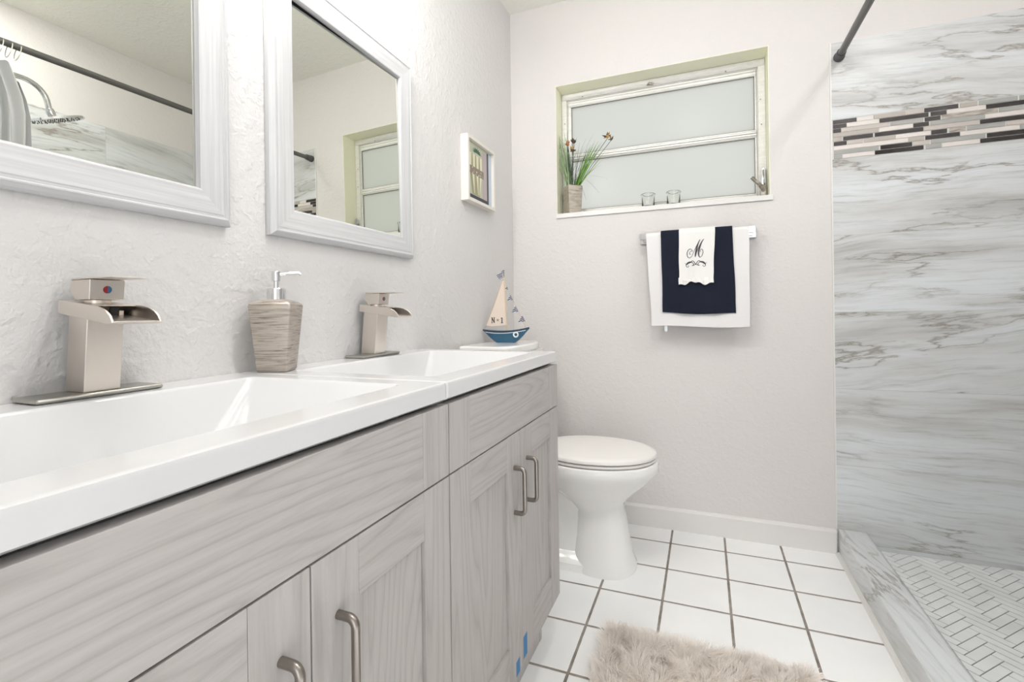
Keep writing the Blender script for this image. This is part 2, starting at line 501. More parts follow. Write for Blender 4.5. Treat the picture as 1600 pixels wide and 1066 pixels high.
b.box(-0.12, FILL_DOOR[0], NY - 0.12, NY, -0.05, CEIL + 0.1); b.box(FILL_DOOR[1], RX + 0.12, NY - 0.12, NY, -0.05, CEIL + 0.1)
b.box(FILL_DOOR[0], FILL_DOOR[1], NY - 0.12, NY, FILL_DOOR[2], CEIL + 0.1)
struct('wall_near', b, 'paint')
b = MB()
b.box(FILL_DOOR[0] - 0.06, FILL_DOOR[0], NY, NY + 0.015, 0, FILL_DOOR[2] + 0.06); b.box(FILL_DOOR[1], FILL_DOOR[1] + 0.06, NY, NY + 0.015, 0, FILL_DOOR[2] + 0.06)
b.box(FILL_DOOR[0], FILL_DOOR[1], NY, NY + 0.015, FILL_DOOR[2], FILL_DOOR[2] + 0.06)
struct('trim_1', b, 'trimwhite')
# baseboards
b = MB().prism([(0, 0), (-0.013, 0), (-0.013, 0.085), (-0.009, 0.0935), (0, 0.0955)], 'x', 0.0, 1.379)
struct('baseboard_back', b, 'trimwhite')
b = MB().prism([(0, 0), (0.013, 0), (0.013, 0.085), (0.009, 0.0935), (0, 0.0955)], 'y', -0.880, -0.014)
struct('baseboard_left', b, 'trimwhite')

# shower: tiled walls
TX0 = 1.3815
MZ0, MZ1 = 1.5745, 1.7305
b = MB(); b.box(TX0, RX - 0.008, -0.004, 0.0, 0.0, MZ0); tl = b.build('wall_tiles', 'wallstone', wall_back)
b = MB(); b.box(TX0, RX - 0.008, -0.004, 0.0, MZ1, 2.0385); b.build('wall_tiles', 'wallstone2', wall_back)
b = MB(); b.box(TX0 - 0.005, TX0, -0.006, 0.0, 0.097, 2.0385); b.build('tile_edge_trim', 'caulk', wall_back)
b = MB(); b.box(RX - 0.008, RX, SE, -0.004, 0.0, MZ0); b.build('wall_tiles', 'sidestone', wall_right)
b = MB(); b.box(RX - 0.008, RX, SE, -0.004, MZ1, 2.0385); b.build('wall_tiles', 'sidestone2', wall_right)
b = MB(); b.box(1.39, RX - 0.008, SE, SE + 0.006, 0.0, 2.0385); b.build('wall_tiles', 'wallstone', wall_end)
rows = [[('D',1.384,1.465),('P',1.464,1.52),('T',1.52,1.623),('L',1.624,1.678),('D',1.678,1.781),('T',1.785,1.836),('G',1.839,1.948),('G',1.951,1.999)],
[('D',1.384,1.431),('P',1.431,1.538),('D',1.538,1.692),('D',1.697,1.746),('P',1.746,1.859),('D',1.859,1.999)],
[('D',1.384,1.413),('L',1.416,1.572),('G',1.573,1.676),('D',1.679,1.728),('M',1.731,1.893),('G',1.895,1.999)],
[('T',1.384,1.536),('P',1.536,1.644),('D',1.644,1.693),('G',1.696,1.856),('P',1.855,1.999)],
[('T',1.384,1.416),('D',1.418,1.518),('D',1.522,1.676),('L',1.677,1.84),('D',1.841,1.999)],
[('D',1.386,1.431),('L',1.432,1.485),('T',1.487,1.589),('P',1.588,1.697),('D',1.698,1.747),('M',1.752,1.801),('G',1.804,1.913),('L',1.915,1.999)],
[('P',1.386,1.627),('T',1.628,1.678),('D',1.68,1.784),('P',1.784,1.952),('G',1.952,1.999)],
[('G',1.386,1.536),('D',1.54,1.641),('L',1.643,1.695),('G',1.697,1.857),('D',1.86,1.999)],
[('G',1.386,1.416),('P',1.416,1.522),('D',1.522,1.676),('G',1.681,1.73),('P',1.731,1.841),('D',1.841,1.999)]]
CODES = ['grout', 'D', 'G', 'T', 'L', 'P', 'M']
rh = (MZ1 - MZ0) / 9
b = MB(); b.box(TX0, RX - 0.008, -0.0035, 0, MZ0, MZ1, 0)
for i, r in enumerate(rows):
    z1 = MZ1 - i * rh - 0.0010; z0 = z1 - rh + 0.0022
    rr = list(r); x = 1.999
    while x < RX - 0.02:
        L_ = R.choice([0.05, 0.1, 0.155]); rr.append((R.choice('DGTLP'), x, min(x + L_, RX - 0.009))); x += L_
    for c_, a0, a1 in rr:
        b.box(a0 + 0.0010, a1 - 0.0010, -0.0055, -0.003, z0, z1, CODES.index(c_))
b.build('mosaic_band', CODES, wall_back, fix=False)
b = MB(); b.box(RX - 0.0075, RX, SE, -0.004, MZ0, MZ1, 0)
for i in range(9):
    z1 = MZ1 - i * rh - 0.0010; z0 = z1 - rh + 0.0022; y = -0.01
    while y > SE + 0.02:
        L_ = R.choice([0.03, 0.05, 0.1, 0.155]); y1 = max(y - L_, SE + 0.007)
        b.box(RX - 0.0095, RX - 0.007, y1 + 0.001, y - 0.001, z0, z1, CODES.index(R.choice('DDGTLPP'))); y = y1
b.build('mosaic_band', CODES, wall_right, fix=False)

# shower curb and floor
b = MB().prism([(1.385, 0.0), (1.385, 0.0965), (1.388, 0.0985), (1.476, 0.0965), (1.482, 0.093), (1.5225, 0.0345), (1.5225, 0.0)], 'y', SE + 0.006, -0.0045)
struct('shower_curb', b, 'curbstone')
b = MB().prism([(1.385, 0), (1.372, 0), (1.375, 0.007), (1.385, 0.010)], 'y', SE, -0.014)
struct('trim_2', b, 'caulk')
SF = 0.034
b = MB().box(1.5225, RX - 0.008, SE + 0.006, -0.0045, -0.06, SF - 0.002, 0)
w, L_, gp = 0.0280, 0.0965, 0.0014
ox, oy = 1.5619, -0.3419
def clip_poly(poly, x0, x1, y0, y1):
    def cl(pts, f, g_):
        out = []
        for i in range(len(pts)):
            a, c_ = pts[i], pts[(i + 1) % len(pts)]; fa, fc = f(a), f(c_)
            if fa >= 0: out.append(a)
            if fa * fc < 0:
                k_ = fa / (fa - fc); out.append((a[0] + (c_[0] - a[0]) * k_, a[1] + (c_[1] - a[1]) * k_))
        return out
    for f in (lambda p: p[0] - x0, lambda p: x1 - p[0], lambda p: p[1] - y0, lambda p: y1 - p[1]):
        if len(poly) < 3: return []
        poly = cl(poly, f, None)
    return poly
q = math.sqrt(0.5)
for i in range(-60, 61):
    for j in range(-14, 15):
        bx, by = i * w + j * L_, i * w - j * L_
        for (a0, a1, c0, c1) in ((0, L_, 0, w), (L_, L_ + w, w - L_, w)):
            pts = [(bx + a, by + c_) for a, c_ in ((a0 + gp, c0 + gp), (a1 - gp, c0 + gp), (a1 - gp, c1 - gp), (a0 + gp, c1 - gp))]
            wp = [(ox + q * (a - c_), oy + q * (a + c_)) for a, c_ in pts]
            wp = clip_poly(wp, 1.524, RX - 0.0095, SE + 0.0075, -0.006)
            if len(wp) >= 3:
                n_ = len(wp)
                b.poly([(x, y, SF) for x, y in wp] + [(x, y, SF - 0.0035) for x, y in wp],
                       [tuple(range(n_))] + [((k_ + 1) % n_, k_, n_ + k_, n_ + (k_ + 1) % n_) for k_ in range(n_)], 1)
struct('shower_floor', b, ['marblegrout', 'marble'], fix=False)

# ------------------------------------------------------------------ window
win = bpy.data.objects.new('window_1', None); win.location = (0.70, 0.11, 1.457); col.objects.link(win); win['kind'] = 'structure'
b = MB().prism([(WX0 - 0.001, -0.008), (WX1 + 0.010, -0.008), (WX1 + 0.010, -0.0005), (WX1 - 0.0005, -0.0005), (WX1 - 0.0005, 0.128), (WX0 + 0.0005, 0.128), (WX0 + 0.0005, -0.0005), (WX0 - 0.001, -0.0005)], 'z', WZ0 - 0.0215, WZ0)
b.build('window_sill', 'trimwhite', win, bevel=0.002)
fy0, fy1 = 0.098, 0.128
gx0, gx1 = 0.284, 1.1155
def framebar(b, x0, x1, z0, z1, y0=fy0, y1=fy1, mi=0): b.box(x0, x1, y0, y1, z0, z1, mi)
b = MB()
framebar(b, WX0 + 0.003, WX1 - 0.003, 2.046, 2.078); framebar(b, WX0 + 0.003, WX1 - 0.003, WZ0 + 0.001, 1.475)
framebar(b, WX0 + 0.003, 0.262, 1.475, 2.046); framebar(b, 1.128, WX1 - 0.003, 1.475, 2.046)
b.box(0.262, 1.128, 0.104, 0.128, 2.040, 2.046); b.box(0.262, 0.266, 0.104, 0.128, 1.475, 2.040); b.box(1.124, 1.128, 0.104, 0.128, 1.475, 2.040)
b.build('window_frame', 'alu', win, bevel=0.0015)
def sash(z0, z1, gz0, gz1, nm):
    b = MB(); y0, y1 = 0.106, 0.126
    b.box(0.2675, 1.1225, y0, y1, gz1, z1); b.box(0.2675, 1.1225, y0, y1, z0, gz0)
    b.box(0.2675, gx0, y0, y1, gz0, gz1); b.box(gx1, 1.1225, y0, y1, gz0, gz1)
    b.box(0.2675, 1.1225, y0 - 0.004, y0, z1 - 0.008, z1)
    b.box(0.2675, 1.1225, y0 - 0.004, y0, z0, z0 + 0.007)
    s = b.build('sash', 'alu', win, bevel=0.001)
    b = MB()
    b.box(gx0, gx1, 0.110, 0.112, gz1 - 0.003, gz1 + 0.0); b.box(gx0, gx1, 0.110, 0.112, gz0, gz0 + 0.003)
    b.box(gx0, gx0 + 0.003, 0.110, 0.112, gz0, gz1); b.box(gx1 - 0.003, gx1, 0.110, 0.112, gz0, gz1)
    b.build('gasket', 'aludark', s)
    b = MB().box(gx0, gx1, 0.116, 0.119, gz0, gz1)
    b.build('frosted_pane', 'frosted', s)
sash(1.7575, 2.0385, 1.7735, 2.011, 'u')
sash(1.4765, 1.7555, 1.492, 1.738, 'l')
# dark strips added behind the frame and sash gaps to block light
b = MB()
b.box(0.2655, 1.1245, 0.1262, 0.1285, 2.0375, 2.0410); b.box(0.2655, 1.1245, 0.1262, 0.1285, 1.4745, 1.4770)
b.box(0.2655, 0.2690, 0.1262, 0.1285, 1.4770, 2.0375); b.box(1.1210, 1.1245, 0.1262, 0.1285, 1.4770, 2.0375)
b.box(0.2655, 1.1245, 0.1262, 0.1285, 1.7550, 1.7580)
b.build('gap_strip', 'aludark', win)
b = MB()
for x, z in ((0.345, 2.052), (1.000, 2.050), (1.138, 1.90), (1.141, 1.79), (0.252, 1.80), (0.252, 1.93)):
    b.tube([(x, 0.0985, z), (x, 0.0970, z)], 0.0030, 10)
b.build('screw', 'crank', win)
# crank operator
b = MB()
b.box(1.098, 1.156, 0.045, 0.097, 1.4575, 1.466)
b.prism([(1.128, 1.466), (1.150, 1.466), (1.154, 1.500), (1.145, 1.520), (1.136, 1.505)], 'y', 0.058, 0.085)
op = b.build('crank_base', 'crank', win, bevel=0.002)
b = MB().tube([(1.142, 0.06, 1.488), (1.132, 0.05, 1.508), (1.120, 0.045, 1.522), (1.108, 0.042, 1.532), (1.094, 0.04, 1.548)], [0.006, 0.009, 0.008, 0.0075, 0.008], 10)
b.build('crank_handle', 'crank', op)
b = MB().tube([(1.140, 0.075, 1.49), (1.141, 0.078, 1.54), (1.139, 0.08, 1.582), (1.144, 0.08, 1.592), (1.150, 0.078, 1.584), (1.150, 0.075, 1.53), (1.149, 0.07, 1.50)], 0.0045, 8)
b.build('operator_arm', 'chrome', op)
# little latch on the head frame
b = MB().prism([(0.655, 2.050), (0.685, 2.047), (0.690, 2.054), (0.668, 2.062)], 'y', 0.090, 0.099)
b.build('latch', 'crank', win)

# ------------------------------------------------------------------ vanities
VY1 = -0.885; VW = 0.643
def vanity(y1, cat_label, top_label, y1c):
    """one cabinet from y1 back to y1-VW"""
    y0 = y1 - VW
    v = thing('vanity_cabinet', (0.24, (y0 + y1) / 2, 0.0), cat_label, 'vanity cabinet', 'grey wood vanity cabinets along the left wall')
    XB = 0.4685
    body = MB()
    for s0, s1 in ((y0 + 0.0005, y0 + 0.018), (y1 - 0.018, y1 - 0.0005)):
        body.prism([(0.003, 0), (0.430, 0), (0.430, 0.147), (XB, 0.147), (XB, 0.828), (0.003, 0.828)], 'y', s0, s1)
    body.box(0.003, XB, y0 + 0.018, y1 - 0.018, 0.147, 0.162); body.box(0.003, 0.012, y0 + 0.018, y1 - 0.018, 0.162, 0.72)
    body.box(0.443, XB, y0 + 0.018, y1 - 0.018, 0.69, 0.812)
    body.box(0.415, 0.429, y0 + 0.018, y1 - 0.018, 0.0, 0.147)
    body.build('cabinet_body', 'wood_v', v, bevel=0.0006)
    XF = 0.489; G = 0.0012
    # false drawer front
    d = MB(); zf0, zf1 = 0.7065, 0.8265
    d.box(XB + 0.0005, XF, y0 + G + 0.0771, y1 - G - 0.0791, zf0, zf1)
    dr = d.build('drawer_front', 'wood_h', v, bevel=0.0008)
    for s0, s1 in ((y0 + G, y0 + G + 0.0764), (y1 - G - 0.0784, y1 - G)):
        MB().box(XB + 0.0005, XF, s0, s1, zf0, zf1).build('drawer_stile', 'wood_v', dr, bevel=0.0008)
    # doors
    ym = y0 + 0.3345
    zd0, zd1 = 0.1487, 0.7035
    for k_, (a, c_) in enumerate(((y0 + G, ym - G), (ym + G, y1 - G))):
        sw = 0.077
        dm = MB().box(XB + 0.0005, XF - 0.0065, a + sw + 0.0014, c_ - sw - 0.0014, zd0 + 0.085 + 0.0010, zd1 - 0.075 - 0.0010)
        door = dm.build('door', 'wood_v', v)
        MB().box(XB + 0.0003, XB + 0.002, a + 0.002, c_ - 0.002, zd0 + 0.002, zd1 - 0.002).build('gap_shade_board', 'gap_shade', door)  # dark board added so the gaps around the panel read as shade
        for s0, s1 in ((a, a + sw), (c_ - sw, c_)):
            MB().box(XB + 0.0005, XF, s0, s1, zd0, zd1).build('stile', 'wood_v', door, bevel=0.001)
        for z0, z1 in ((zd0, zd0 + 0.085), (zd1 - 0.075, zd1)):
            MB().box(XB + 0.0007, XF - 0.0003, a + sw + 0.0004, c_ - sw - 0.0004, z0, z1).build('rail', 'wood_h', door, bevel=0.0008)
        hy = (ym - 0.041) if k_ == 0 else (ym + 0.041)
        zt, zb, xo = 0.6265, 0.5245, XF + 0.0255
        path = [(XF - 0.0005, hy, zt), (xo - 0.010, hy, zt)]
        for s_ in range(1, 7):
            an = s_ / 6 * PI / 2; path.append((xo - 0.010 + 0.010 * math.sin(an), hy, zt - 0.010 + 0.010 * math.cos(an)))
        for s_ in range(0, 7):
            an = s_ / 6 * PI / 2; path.append((xo - 0.010 + 0.010 * math.cos(an), hy, zb + 0.010 - 0.010 * math.sin(an)))
        path.append((XF - 0.0005, hy, zb))
        MB().tube(path, 0.0053, 14).build('handle', 'handle', door)
    # counter with moulded basin
    ya, yb = y1c - 0.6455, y1c
    ct = thing('countertop_sink', (0.24, (ya + yb) / 2, 0.834), top_label, 'sink top', 'white vanity tops with moulded basins')
    ZT, ZB, XC = 0.865, 0.834, 0.4895
    bx0, bx1 = 0.092, 0.425; by0, by1 = ya + 0.058, yb - 0.048
    def rr(x0, x1, y0_, y1_, r, z, n=6):
        pts = []
        for cx, cy, a0 in ((x1 - r, y1_ - r, 0), (x0 + r, y1_ - r, 90), (x0 + r, y0_ + r, 180), (x1 - r, y0_ + r, 270)):
            for k2 in range(n + 1):
                an = math.radians(a0 + 90 * k2 / n); pts.append((cx + r * math.cos(an), cy + r * math.sin(an), z))
        return pts
    rings = [rr(0.001, XC - 0.004, ya + 0.001, yb - 0.001, 0.004, ZB)]
    rings += [rr(0.001, XC, ya + 0.001, yb - 0.001, 0.004, ZB + 0.003), rr(0.001, XC, ya + 0.001, yb - 0.001, 0.004, ZT - 0.006)]
    rings += [rr(0.001, XC - 0.0018, ya + 0.0022, yb - 0.0022, 0.004, ZT - 0.0018), rr(0.001, XC - 0.006, ya + 0.005, yb - 0.005, 0.004, ZT)]
    rings += [rr(bx0 - 0.008, bx1 + 0.006, by0 - 0.008, by1 + 0.008, 0.016, ZT),
              rr(bx0 - 0.003, bx1 + 0.002, by0 - 0.003, by1 + 0.003, 0.014, ZT - 0.0012),
              rr(bx0, bx1, by0, by1, 0.013, ZT - 0.005)]
    rings += [rr(bx0 + 0.012, bx1 - 0.012, by0 + 0.030, by1 - 0.030, 0.016, ZT - 0.032),
              rr(bx0 + 0.030, bx1 - 0.030, by0 + 0.078, by1 - 0.078, 0.020, ZT - 0.075),
              rr(bx0 + 0.042, bx1 - 0.042, by0 + 0.10, by1 - 0.10, 0.025, ZT - 0.088),
              rr(bx0 + 0.07, bx1 - 0.07, by0 + 0.14, by1 - 0.14, 0.03, ZT - 0.094)]
    b = MB().loft(rings, 0, True, False, True)
    # underside of the slab and the outside of the bowl
    und = [rings[0], rr(bx0 - 0.02, bx1 + 0.02, by0 - 0.02, by1 + 0.02, 0.02, ZB), rr(bx0 + 0.0, bx1 - 0.0, by0 + 0.06, by1 - 0.06, 0.02, ZT - 0.095), rr(bx0 + 0.05, bx1 - 0.05, by0 + 0.12, by1 - 0.12, 0.03, ZT - 0.105)]
    b.loft(und, 0, True, False, True)
    b.build('counter_slab', 'counter', ct, wn=True)
    yc = (ya + yb) / 2
    MB().lathe([(0.001, ZT - 0.0925), (0.020, ZT - 0.0920), (0.0215, ZT - 0.0925), (0.0215, ZT - 0.0945)], 0.258, yc, 24).build('drain', 'chrome', ct)
    return v, ct
vanity(VY1, 'far grey wood vanity with two blue tape strips, beside the toilet', 'far white vanity top with basin, behind the seam and next to the toilet tank', -0.8885)
vanity(VY1 - VW - 0.001, 'near grey wood vanity whose left half is cut off at the photo edge', 'near white vanity top with large basin filling the lower left', -0.8885 - 0.6465)
tp = MB().box(0.4892, 0.4895, -1.2375, -1.2145, 0.1500, 0.1835).build('tape_strip', 'tape')
tag(tp, 'blue tape strip on the left door of the far vanity, the lower strip', 'tape', 'blue tape strips on the vanity doors')
tp = MB().box(0.4892, 0.4895, -1.1895, -1.1655, 0.1590, 0.2110).build('tape_strip', 'tape')
tag(tp, 'blue tape strip on the right door of the far vanity, the upper strip', 'tape', 'blue tape strips on the vanity doors')

# ------------------------------------------------------------------ faucets
def lean(mb, zb):
    mb.v = [(x + max(0.0, z - zb - 0.0055) * 0.1, y, z) for x, y, z in mb.v]
    return mb
def faucet(yc, label):
    zb = 0.8652
    f = thing('waterfall_faucet', (0.045, yc, zb), label, 'faucet', 'waterfall faucets on the vanity tops')
    MB().prism([(0.003, yc - 0.081), (0.066, yc - 0.081), (0.066, yc + 0.081), (0.003, yc + 0.081)], 'z', zb, zb + 0.0075).build('base_plate', 'plate', f, bevel=0.004, seg=3)
    hw = 0.0235
    lean(MB().box(0.010, 0.056, yc - hw, yc + hw, zb + 0.0075, 0.993), zb).build('column', 'nickel', f, bevel=0.0012)
    # spout: open channel
    sy = 0.033
    def side():
        top = [(-0.0, 1.0085), (0.088, 0.9995), (0.103, 0.9965), (0.115, 0.9915), (0.124, 0.985), (0.1300, 0.977)]
        return [(0.002, 0.9895), (0.002, 1.0085)] + top[1:] + [(0.1310, 0.9740), (0.1225, 0.9725)]
    b = MB()
    pr = side()
    b.prism(pr, 'y', yc - sy, yc - sy + 0.0035); b.prism(pr, 'y', yc + sy - 0.0035, yc + sy)
    fl = [(0.002, 0.9895), (0.1225, 0.9725), (0.1310, 0.9740), (0.1310, 0.9765), (0.1225, 0.9765), (0.002, 0.9935)]
    b.prism(fl, 'y', yc - sy + 0.003, yc + sy - 0.003)
    b.box(0.002, 0.006, yc - sy + 0.003, yc + sy - 0.003, 0.990, 1.008)
    sp_ = lean(b, zb).build('spout', 'nickel', f, bevel=0.0008)
    lean(MB().prism([(0.004, 1.0068), (0.072, 0.9988), (0.072, 1.0006), (0.004, 1.0087)], 'y', yc - sy + 0.001, yc + sy - 0.001), zb).build('spout_cover', 'nickel', sp_, bevel=0.0004)
    b = MB().box(0.0600, 0.0612, yc - 0.0295, yc - 0.008, 0.985, 0.999)
    b.box(0.0600, 0.0612, yc + 0.002, yc + 0.014, 0.985, 0.999)
    lean(b, zb).build('water_slot', 'black', sp_)
    lean(MB().lathe([(0.0165, 1.000), (0.0165, 1.008), (0.0135, 1.0095)], 0.033, yc, 24), zb).build('neck', 'nickel', f)
    hb = [(0.009, 1.0380), (0.007, 1.0230), (0.022, 1.0085), (0.056, 1.0085), (0.056, 1.0380)]
    h = lean(MB().prism(hb, 'y', yc - hw + 0.001, yc + hw - 0.001), zb).build('handle', 'nickel', f, bevel=0.0010)
    lean(MB().prism([(0.009, 1.0382), (0.060, 1.0388), (0.107, 1.0388), (0.107, 1.0404), (0.009, 1.0412)], 'y', yc - hw + 0.001, yc + hw - 0.001), zb).build('lever', 'nickel', h, bevel=0.0005)
    r_ = 0.0055
    half = lambda s: [(yc + s * r_ * math.sin(k2 / 12 * PI), 1.0235 + r_ * math.cos(k2 / 12 * PI)) for k2 in range(13)]
    lean(MB().prism(half(-1), 'x', 0.0559, 0.0566), zb).build('hot_mark', 'red', h)
    lean(MB().prism(half(1), 'x', 0.0559, 0.0566), zb).build('cold_mark', 'blue', h)
    return f
faucet(-1.805, 'brushed nickel waterfall faucet on the near vanity top, left of the soap dispenser')
faucet(-1.147, 'brushed nickel waterfall faucet on the far vanity top, right of the soap dispenser')

# ------------------------------------------------------------------ soap dispenser
sx, sy_, sz = 0.058, -1.492, 0.8652
s = thing('soap_dispenser', (sx, sy_, sz), 'ribbed champagne soap dispenser with chrome pump between the two faucets', 'soap dispenser')
def sq(cx, cy, z, hw, ang, r, n=4):
    pts = []
    for k_, (a, c_) in enumerate(((1, 1), (-1, 1), (-1, -1), (1, -1))):
        for j in range(n + 1):
            an = math.radians(90 * k_ + 90 * j / n)
            px, py = a * (hw - r) + r * math.cos(an), c_ * (hw - r) + r * math.sin(an)
            pts.append((cx + px * math.cos(ang) - py * math.sin(ang), cy + px * math.sin(ang) + py * math.cos(ang), z))
    return pts
ang = math.atan2(0.474, 0.880)
rings = [sq(sx, sy_, sz, 0.028, ang, .004), sq(sx, sy_, sz + 0.003, 0.0305, ang, .004)]
for k_ in range(1, 12):
    u = k_ / 11; rings.append(sq(sx, sy_, sz + 0.003 + 0.133 * u, 0.0305 + 0.0110 * u, ang, .004))
rings += [sq(sx, sy_, sz + 0.141, 0.0405, ang, .006), sq(sx, sy_, sz + 0.145, 0.036, ang, .010), sq(sx, sy_, sz + 0.149, 0.024, ang, .016), sq(sx, sy_, sz + 0.151, 0.016, ang, .0155)]
MB().loft(rings, 0, True).build('bottle', 'hammered', s, fix=True)
MB().lathe([(0.0185, sz + .150), (0.0185, sz + .172), (0.017, sz + .1735), (0.006, sz + .174)], sx, sy_, 32).build('pump_collar', 'chrome', s)
b = MB().lathe([(0.0055, sz + .173), (0.0055, sz + .188), (0.0085, sz + .189), (0.009, sz + .206), (0.009, sz + .2085), (0.008, sz + .2095)], sx, sy_, 24)
b.tube([(sx + 0.004, sy_ + 0.003, sz + .2035), (sx + 0.020, sy_ + 0.014, sz + .2055), (sx + 0.036, sy_ + 0.025, sz + .2065), (sx + 0.040, sy_ + .028, sz + .203)], [0.0045, 0.004, 0.0035, 0.003], 10)
b.build('pump_head', 'chrome', s)

# ------------------------------------------------------------------ mirrors
def mirror(y0, y1, z0, z1, label, skew=(0.0, 0.0), lip=0.0100):
    mr = thing('wall_mirror', (0.0, (y0 + y1) / 2, (z0 + z1) / 2), label, 'mirror', 'white framed mirrors on the left wall')
    W_ = 0.066
    prof = [(0.0, 0.0015), (0.0, 0.013), (0.003, 0.0165), (0.010, 0.0225), (0.0125, 0.0225), (0.014, 0.0205), (0.018, 0.0205), (0.020, 0.0215), (W_ - 0.006, 0.019), (W_ - 0.003, 0.018), (W_, lip), (W_, 0.0070)]
    def side(a, c_, mat, ax):
        # a, c_: outer corners; inner offset by mitre
        b = MB(); rings = []
        for (py, pz, iy, iz) in (a, c_):
            rings.append([(x, py + iy * d, pz + iz * d) for d, x in prof])
        b.loft(rings, 0, False, True, True)
        o = b.build('frame_side', mat, mr)
        return o
    side((y0, z0, 1, 1), (y1, z0, -1, 1), 'wash_y', 0); side((y0, z1, 1, -1), (y1, z1, -1, -1), 'wash_y', 0)
    side((y0, z0, 1, 1), (y0, z1, 1, -1), 'wash_z', 0); side((y1, z0, -1, 1), (y1, z1, -1, -1), 'wash_z', 0)
    gb = MB().box(-0.0028, 0.0, y0 + W_ - 0.004, y1 - W_ + 0.004, z0 + W_ - 0.004, z1 - W_ + 0.004)
    gb.v = [(0.0078 + x + skew[0] * (y - (y0 + y1) / 2) + skew[1] * (z - (z0 + z1) / 2), y, z) for x, y, z in gb.v]
    g_ = gb.build('mirror_glass', 'mirror', mr)
    return mr, g_
mir_far, glass_far = mirror(-1.466, -0.9165, 1.1600, 1.786, 'white framed rectangular mirror above the far vanity, reflecting the window', (0.020, -0.011), 0.0125)
mir_near, glass_near = mirror(-2.110, -1.5605, 1.1600, 1.786, 'white framed mirror above the near vanity, reflecting the shower curtain')

# ------------------------------------------------------------------ framed picture
y0, y1, z0, z1, D_ = -0.553, -0.292, 1.432, 1.695, 0.035
p_ = thing('framed_picture', (0.0, (y0 + y1) / 2, (z0 + z1) / 2), 'small square deep white framed picture on the left wall near the corner', 'picture')
b = MB(); fwid = 0.013
b.box(0.001, D_, y0, y0 + fwid, z0, z1); b.box(0.001, D_, y1 - fwid, y1, z0, z1)
b.box(0.001, D_, y0 + fwid, y1 - fwid, z0, z0 + fwid); b.box(0.001, D_, y0 + fwid, y1 - fwid, z1 - fwid, z1)
b.build('frame', 'pictureframe', p_)
iy0, iy1, iz0, iz1 = y0 + fwid, y1 - fwid, z0 + fwid, z1 - fwid
PM = [simple('print_' + str(i), c_, 0.5) for i, c_ in enumerate([(190, 192, 172), (62, 62, 72), (182, 170, 172), (222, 218, 190), (140, 126, 112), (56, 94, 70), (196, 206, 218), (158, 154, 124)])]
b = MB(); X0 = 0.022
def pq(u0, u1, w0, w1, mi, k_=0):
    Y = lambda u: iy0 + u * (iy1 - iy0); Z = lambda v: iz0 + v * (iz1 - iz0)
    b.box(X0 - 0.002, X0 + 0.0002 * k_, Y(u0), Y(u1), Z(w0), Z(w1), mi)
def pp(pts, mi, k_):
    b.prism([(iy0 + u * (iy1 - iy0), iz0 + v * (iz1 - iz0)) for u, v in pts], 'x', X0 - 0.002, X0 + 0.0002 * k_, mi)
pq(0, 1, 0, 1, 0); pq(0, 0.80, 0, 0.09, 1, 1); pq(0.60, 0.80, 0.09, 0.93, 2, 1); pq(0.80, 0.87, 0, 0.97, 1, 1); pq(0.87, 1.0, 0, 1, 6, 1)
pp([(0.05, 0.80), (0.62, 0.80), (0.56, 0.55), (0.50, 0.10), (0.20, 0.10), (0.10, 0.55)], 7, 2)
for u in (0.08, 0.22, 0.36, 0.50): pp([(u, 0.80), (u + 0.10, 0.80), (u + 0.085, 0.55), (u + 0.02, 0.55)], 3, 3)
for u, du in ((0.20, 0.04), (0.36, 0.03), (0.50, -0.06)): pp([(u, 0.47), (u + 0.08, 0.47), (u + 0.05 + du, 0.12), (u + 0.035 + du, 0.12)], 3, 3)
pq(0.03, 0.66, 0.45, 0.58, 4, 4)
for i in range(24):
    u, v = 0.05 + R.random() * 0.58, 0.46 + R.random() * 0.11
    pp([(u + 0.02 * math.cos(a_ * PI / 3), v + 0.016 * math.sin(a_ * PI / 3)) for a_ in range(6)], R.choice([3, 0, 2, 4]), 5)
for a_ in range(9):
    an = a_ / 8 * PI; c0 = (0.40, 0.85)
    pp([c0, (c0[0] + 0.10 * math.cos(an - 0.2), c0[1] + 0.05 * math.sin(an - 0.2)), (c0[0] + 0.19 * math.cos(an), c0[1] + 0.09 * math.sin(an)), (c0[0] + 0.10 * math.cos(an + 0.2), c0[1] + 0.05 * math.sin(an + 0.2))], 5, 6)
pr_ = b.build('print', PM, p_, fix=False)

# ------------------------------------------------------------------ toilet
TY = -0.39
to = thing('toilet', (0.36, TY, 0.0), 'white porcelain toilet with closed lid between the far vanity and the back wall', 'toilet')
def egg(xc, rx_b, rx_f, ry, z, n=48, p=2.0):
    out = []
    for k_ in range(n):
        an = 2 * PI * k_ / n; cc, ss = math.cos(an), math.sin(an)
        rx = rx_f if cc > 0 else rx_b
        e = 2.0 / p
        out.append((xc + rx * math.copysign(abs(cc) ** e, cc), TY + ry * math.copysign(abs(ss) ** e, ss), z))
    return out
# sections: pedestal column flowing into the bowl
secs = [(0.525, .120, .120, .120, 0.0, 2.4), (0.525, .120, .120, .120, 0.012, 2.4), (0.520, .115, .108, .110, 0.05, 2.5), (0.518, .105, .100, .101, 0.12, 2.5),
        (0.515, .098, .092, .093, 0.19, 2.5), (0.510, .098, .090, .092, 0.225, 2.4), (0.500, .115, .105, .104, 0.252, 2.2), (0.490, .150, .140, .125, 0.280, 2.1),
        (0.480, .185, .178, .146, 0.305, 2.0), (0.475, .205, .215, .163, 0.332, 2.0), (0.470, .213, .245, .174, 0.360, 2.0), (0.470, .215, .262, .181, 0.380, 2.0),
        (0.470, .215, .264, .182, 0.398, 2.0), (0.470, .213, .259, .179, 0.410, 2.0), (0.470, .208, .250, .172, 0.4135, 2.0)]
MB().loft([egg(a, bb, cc, dd, z, 48, p) for a, bb, cc, dd, z, p in secs], 0, True).build('bowl', 'porcelain', to)
b = MB()
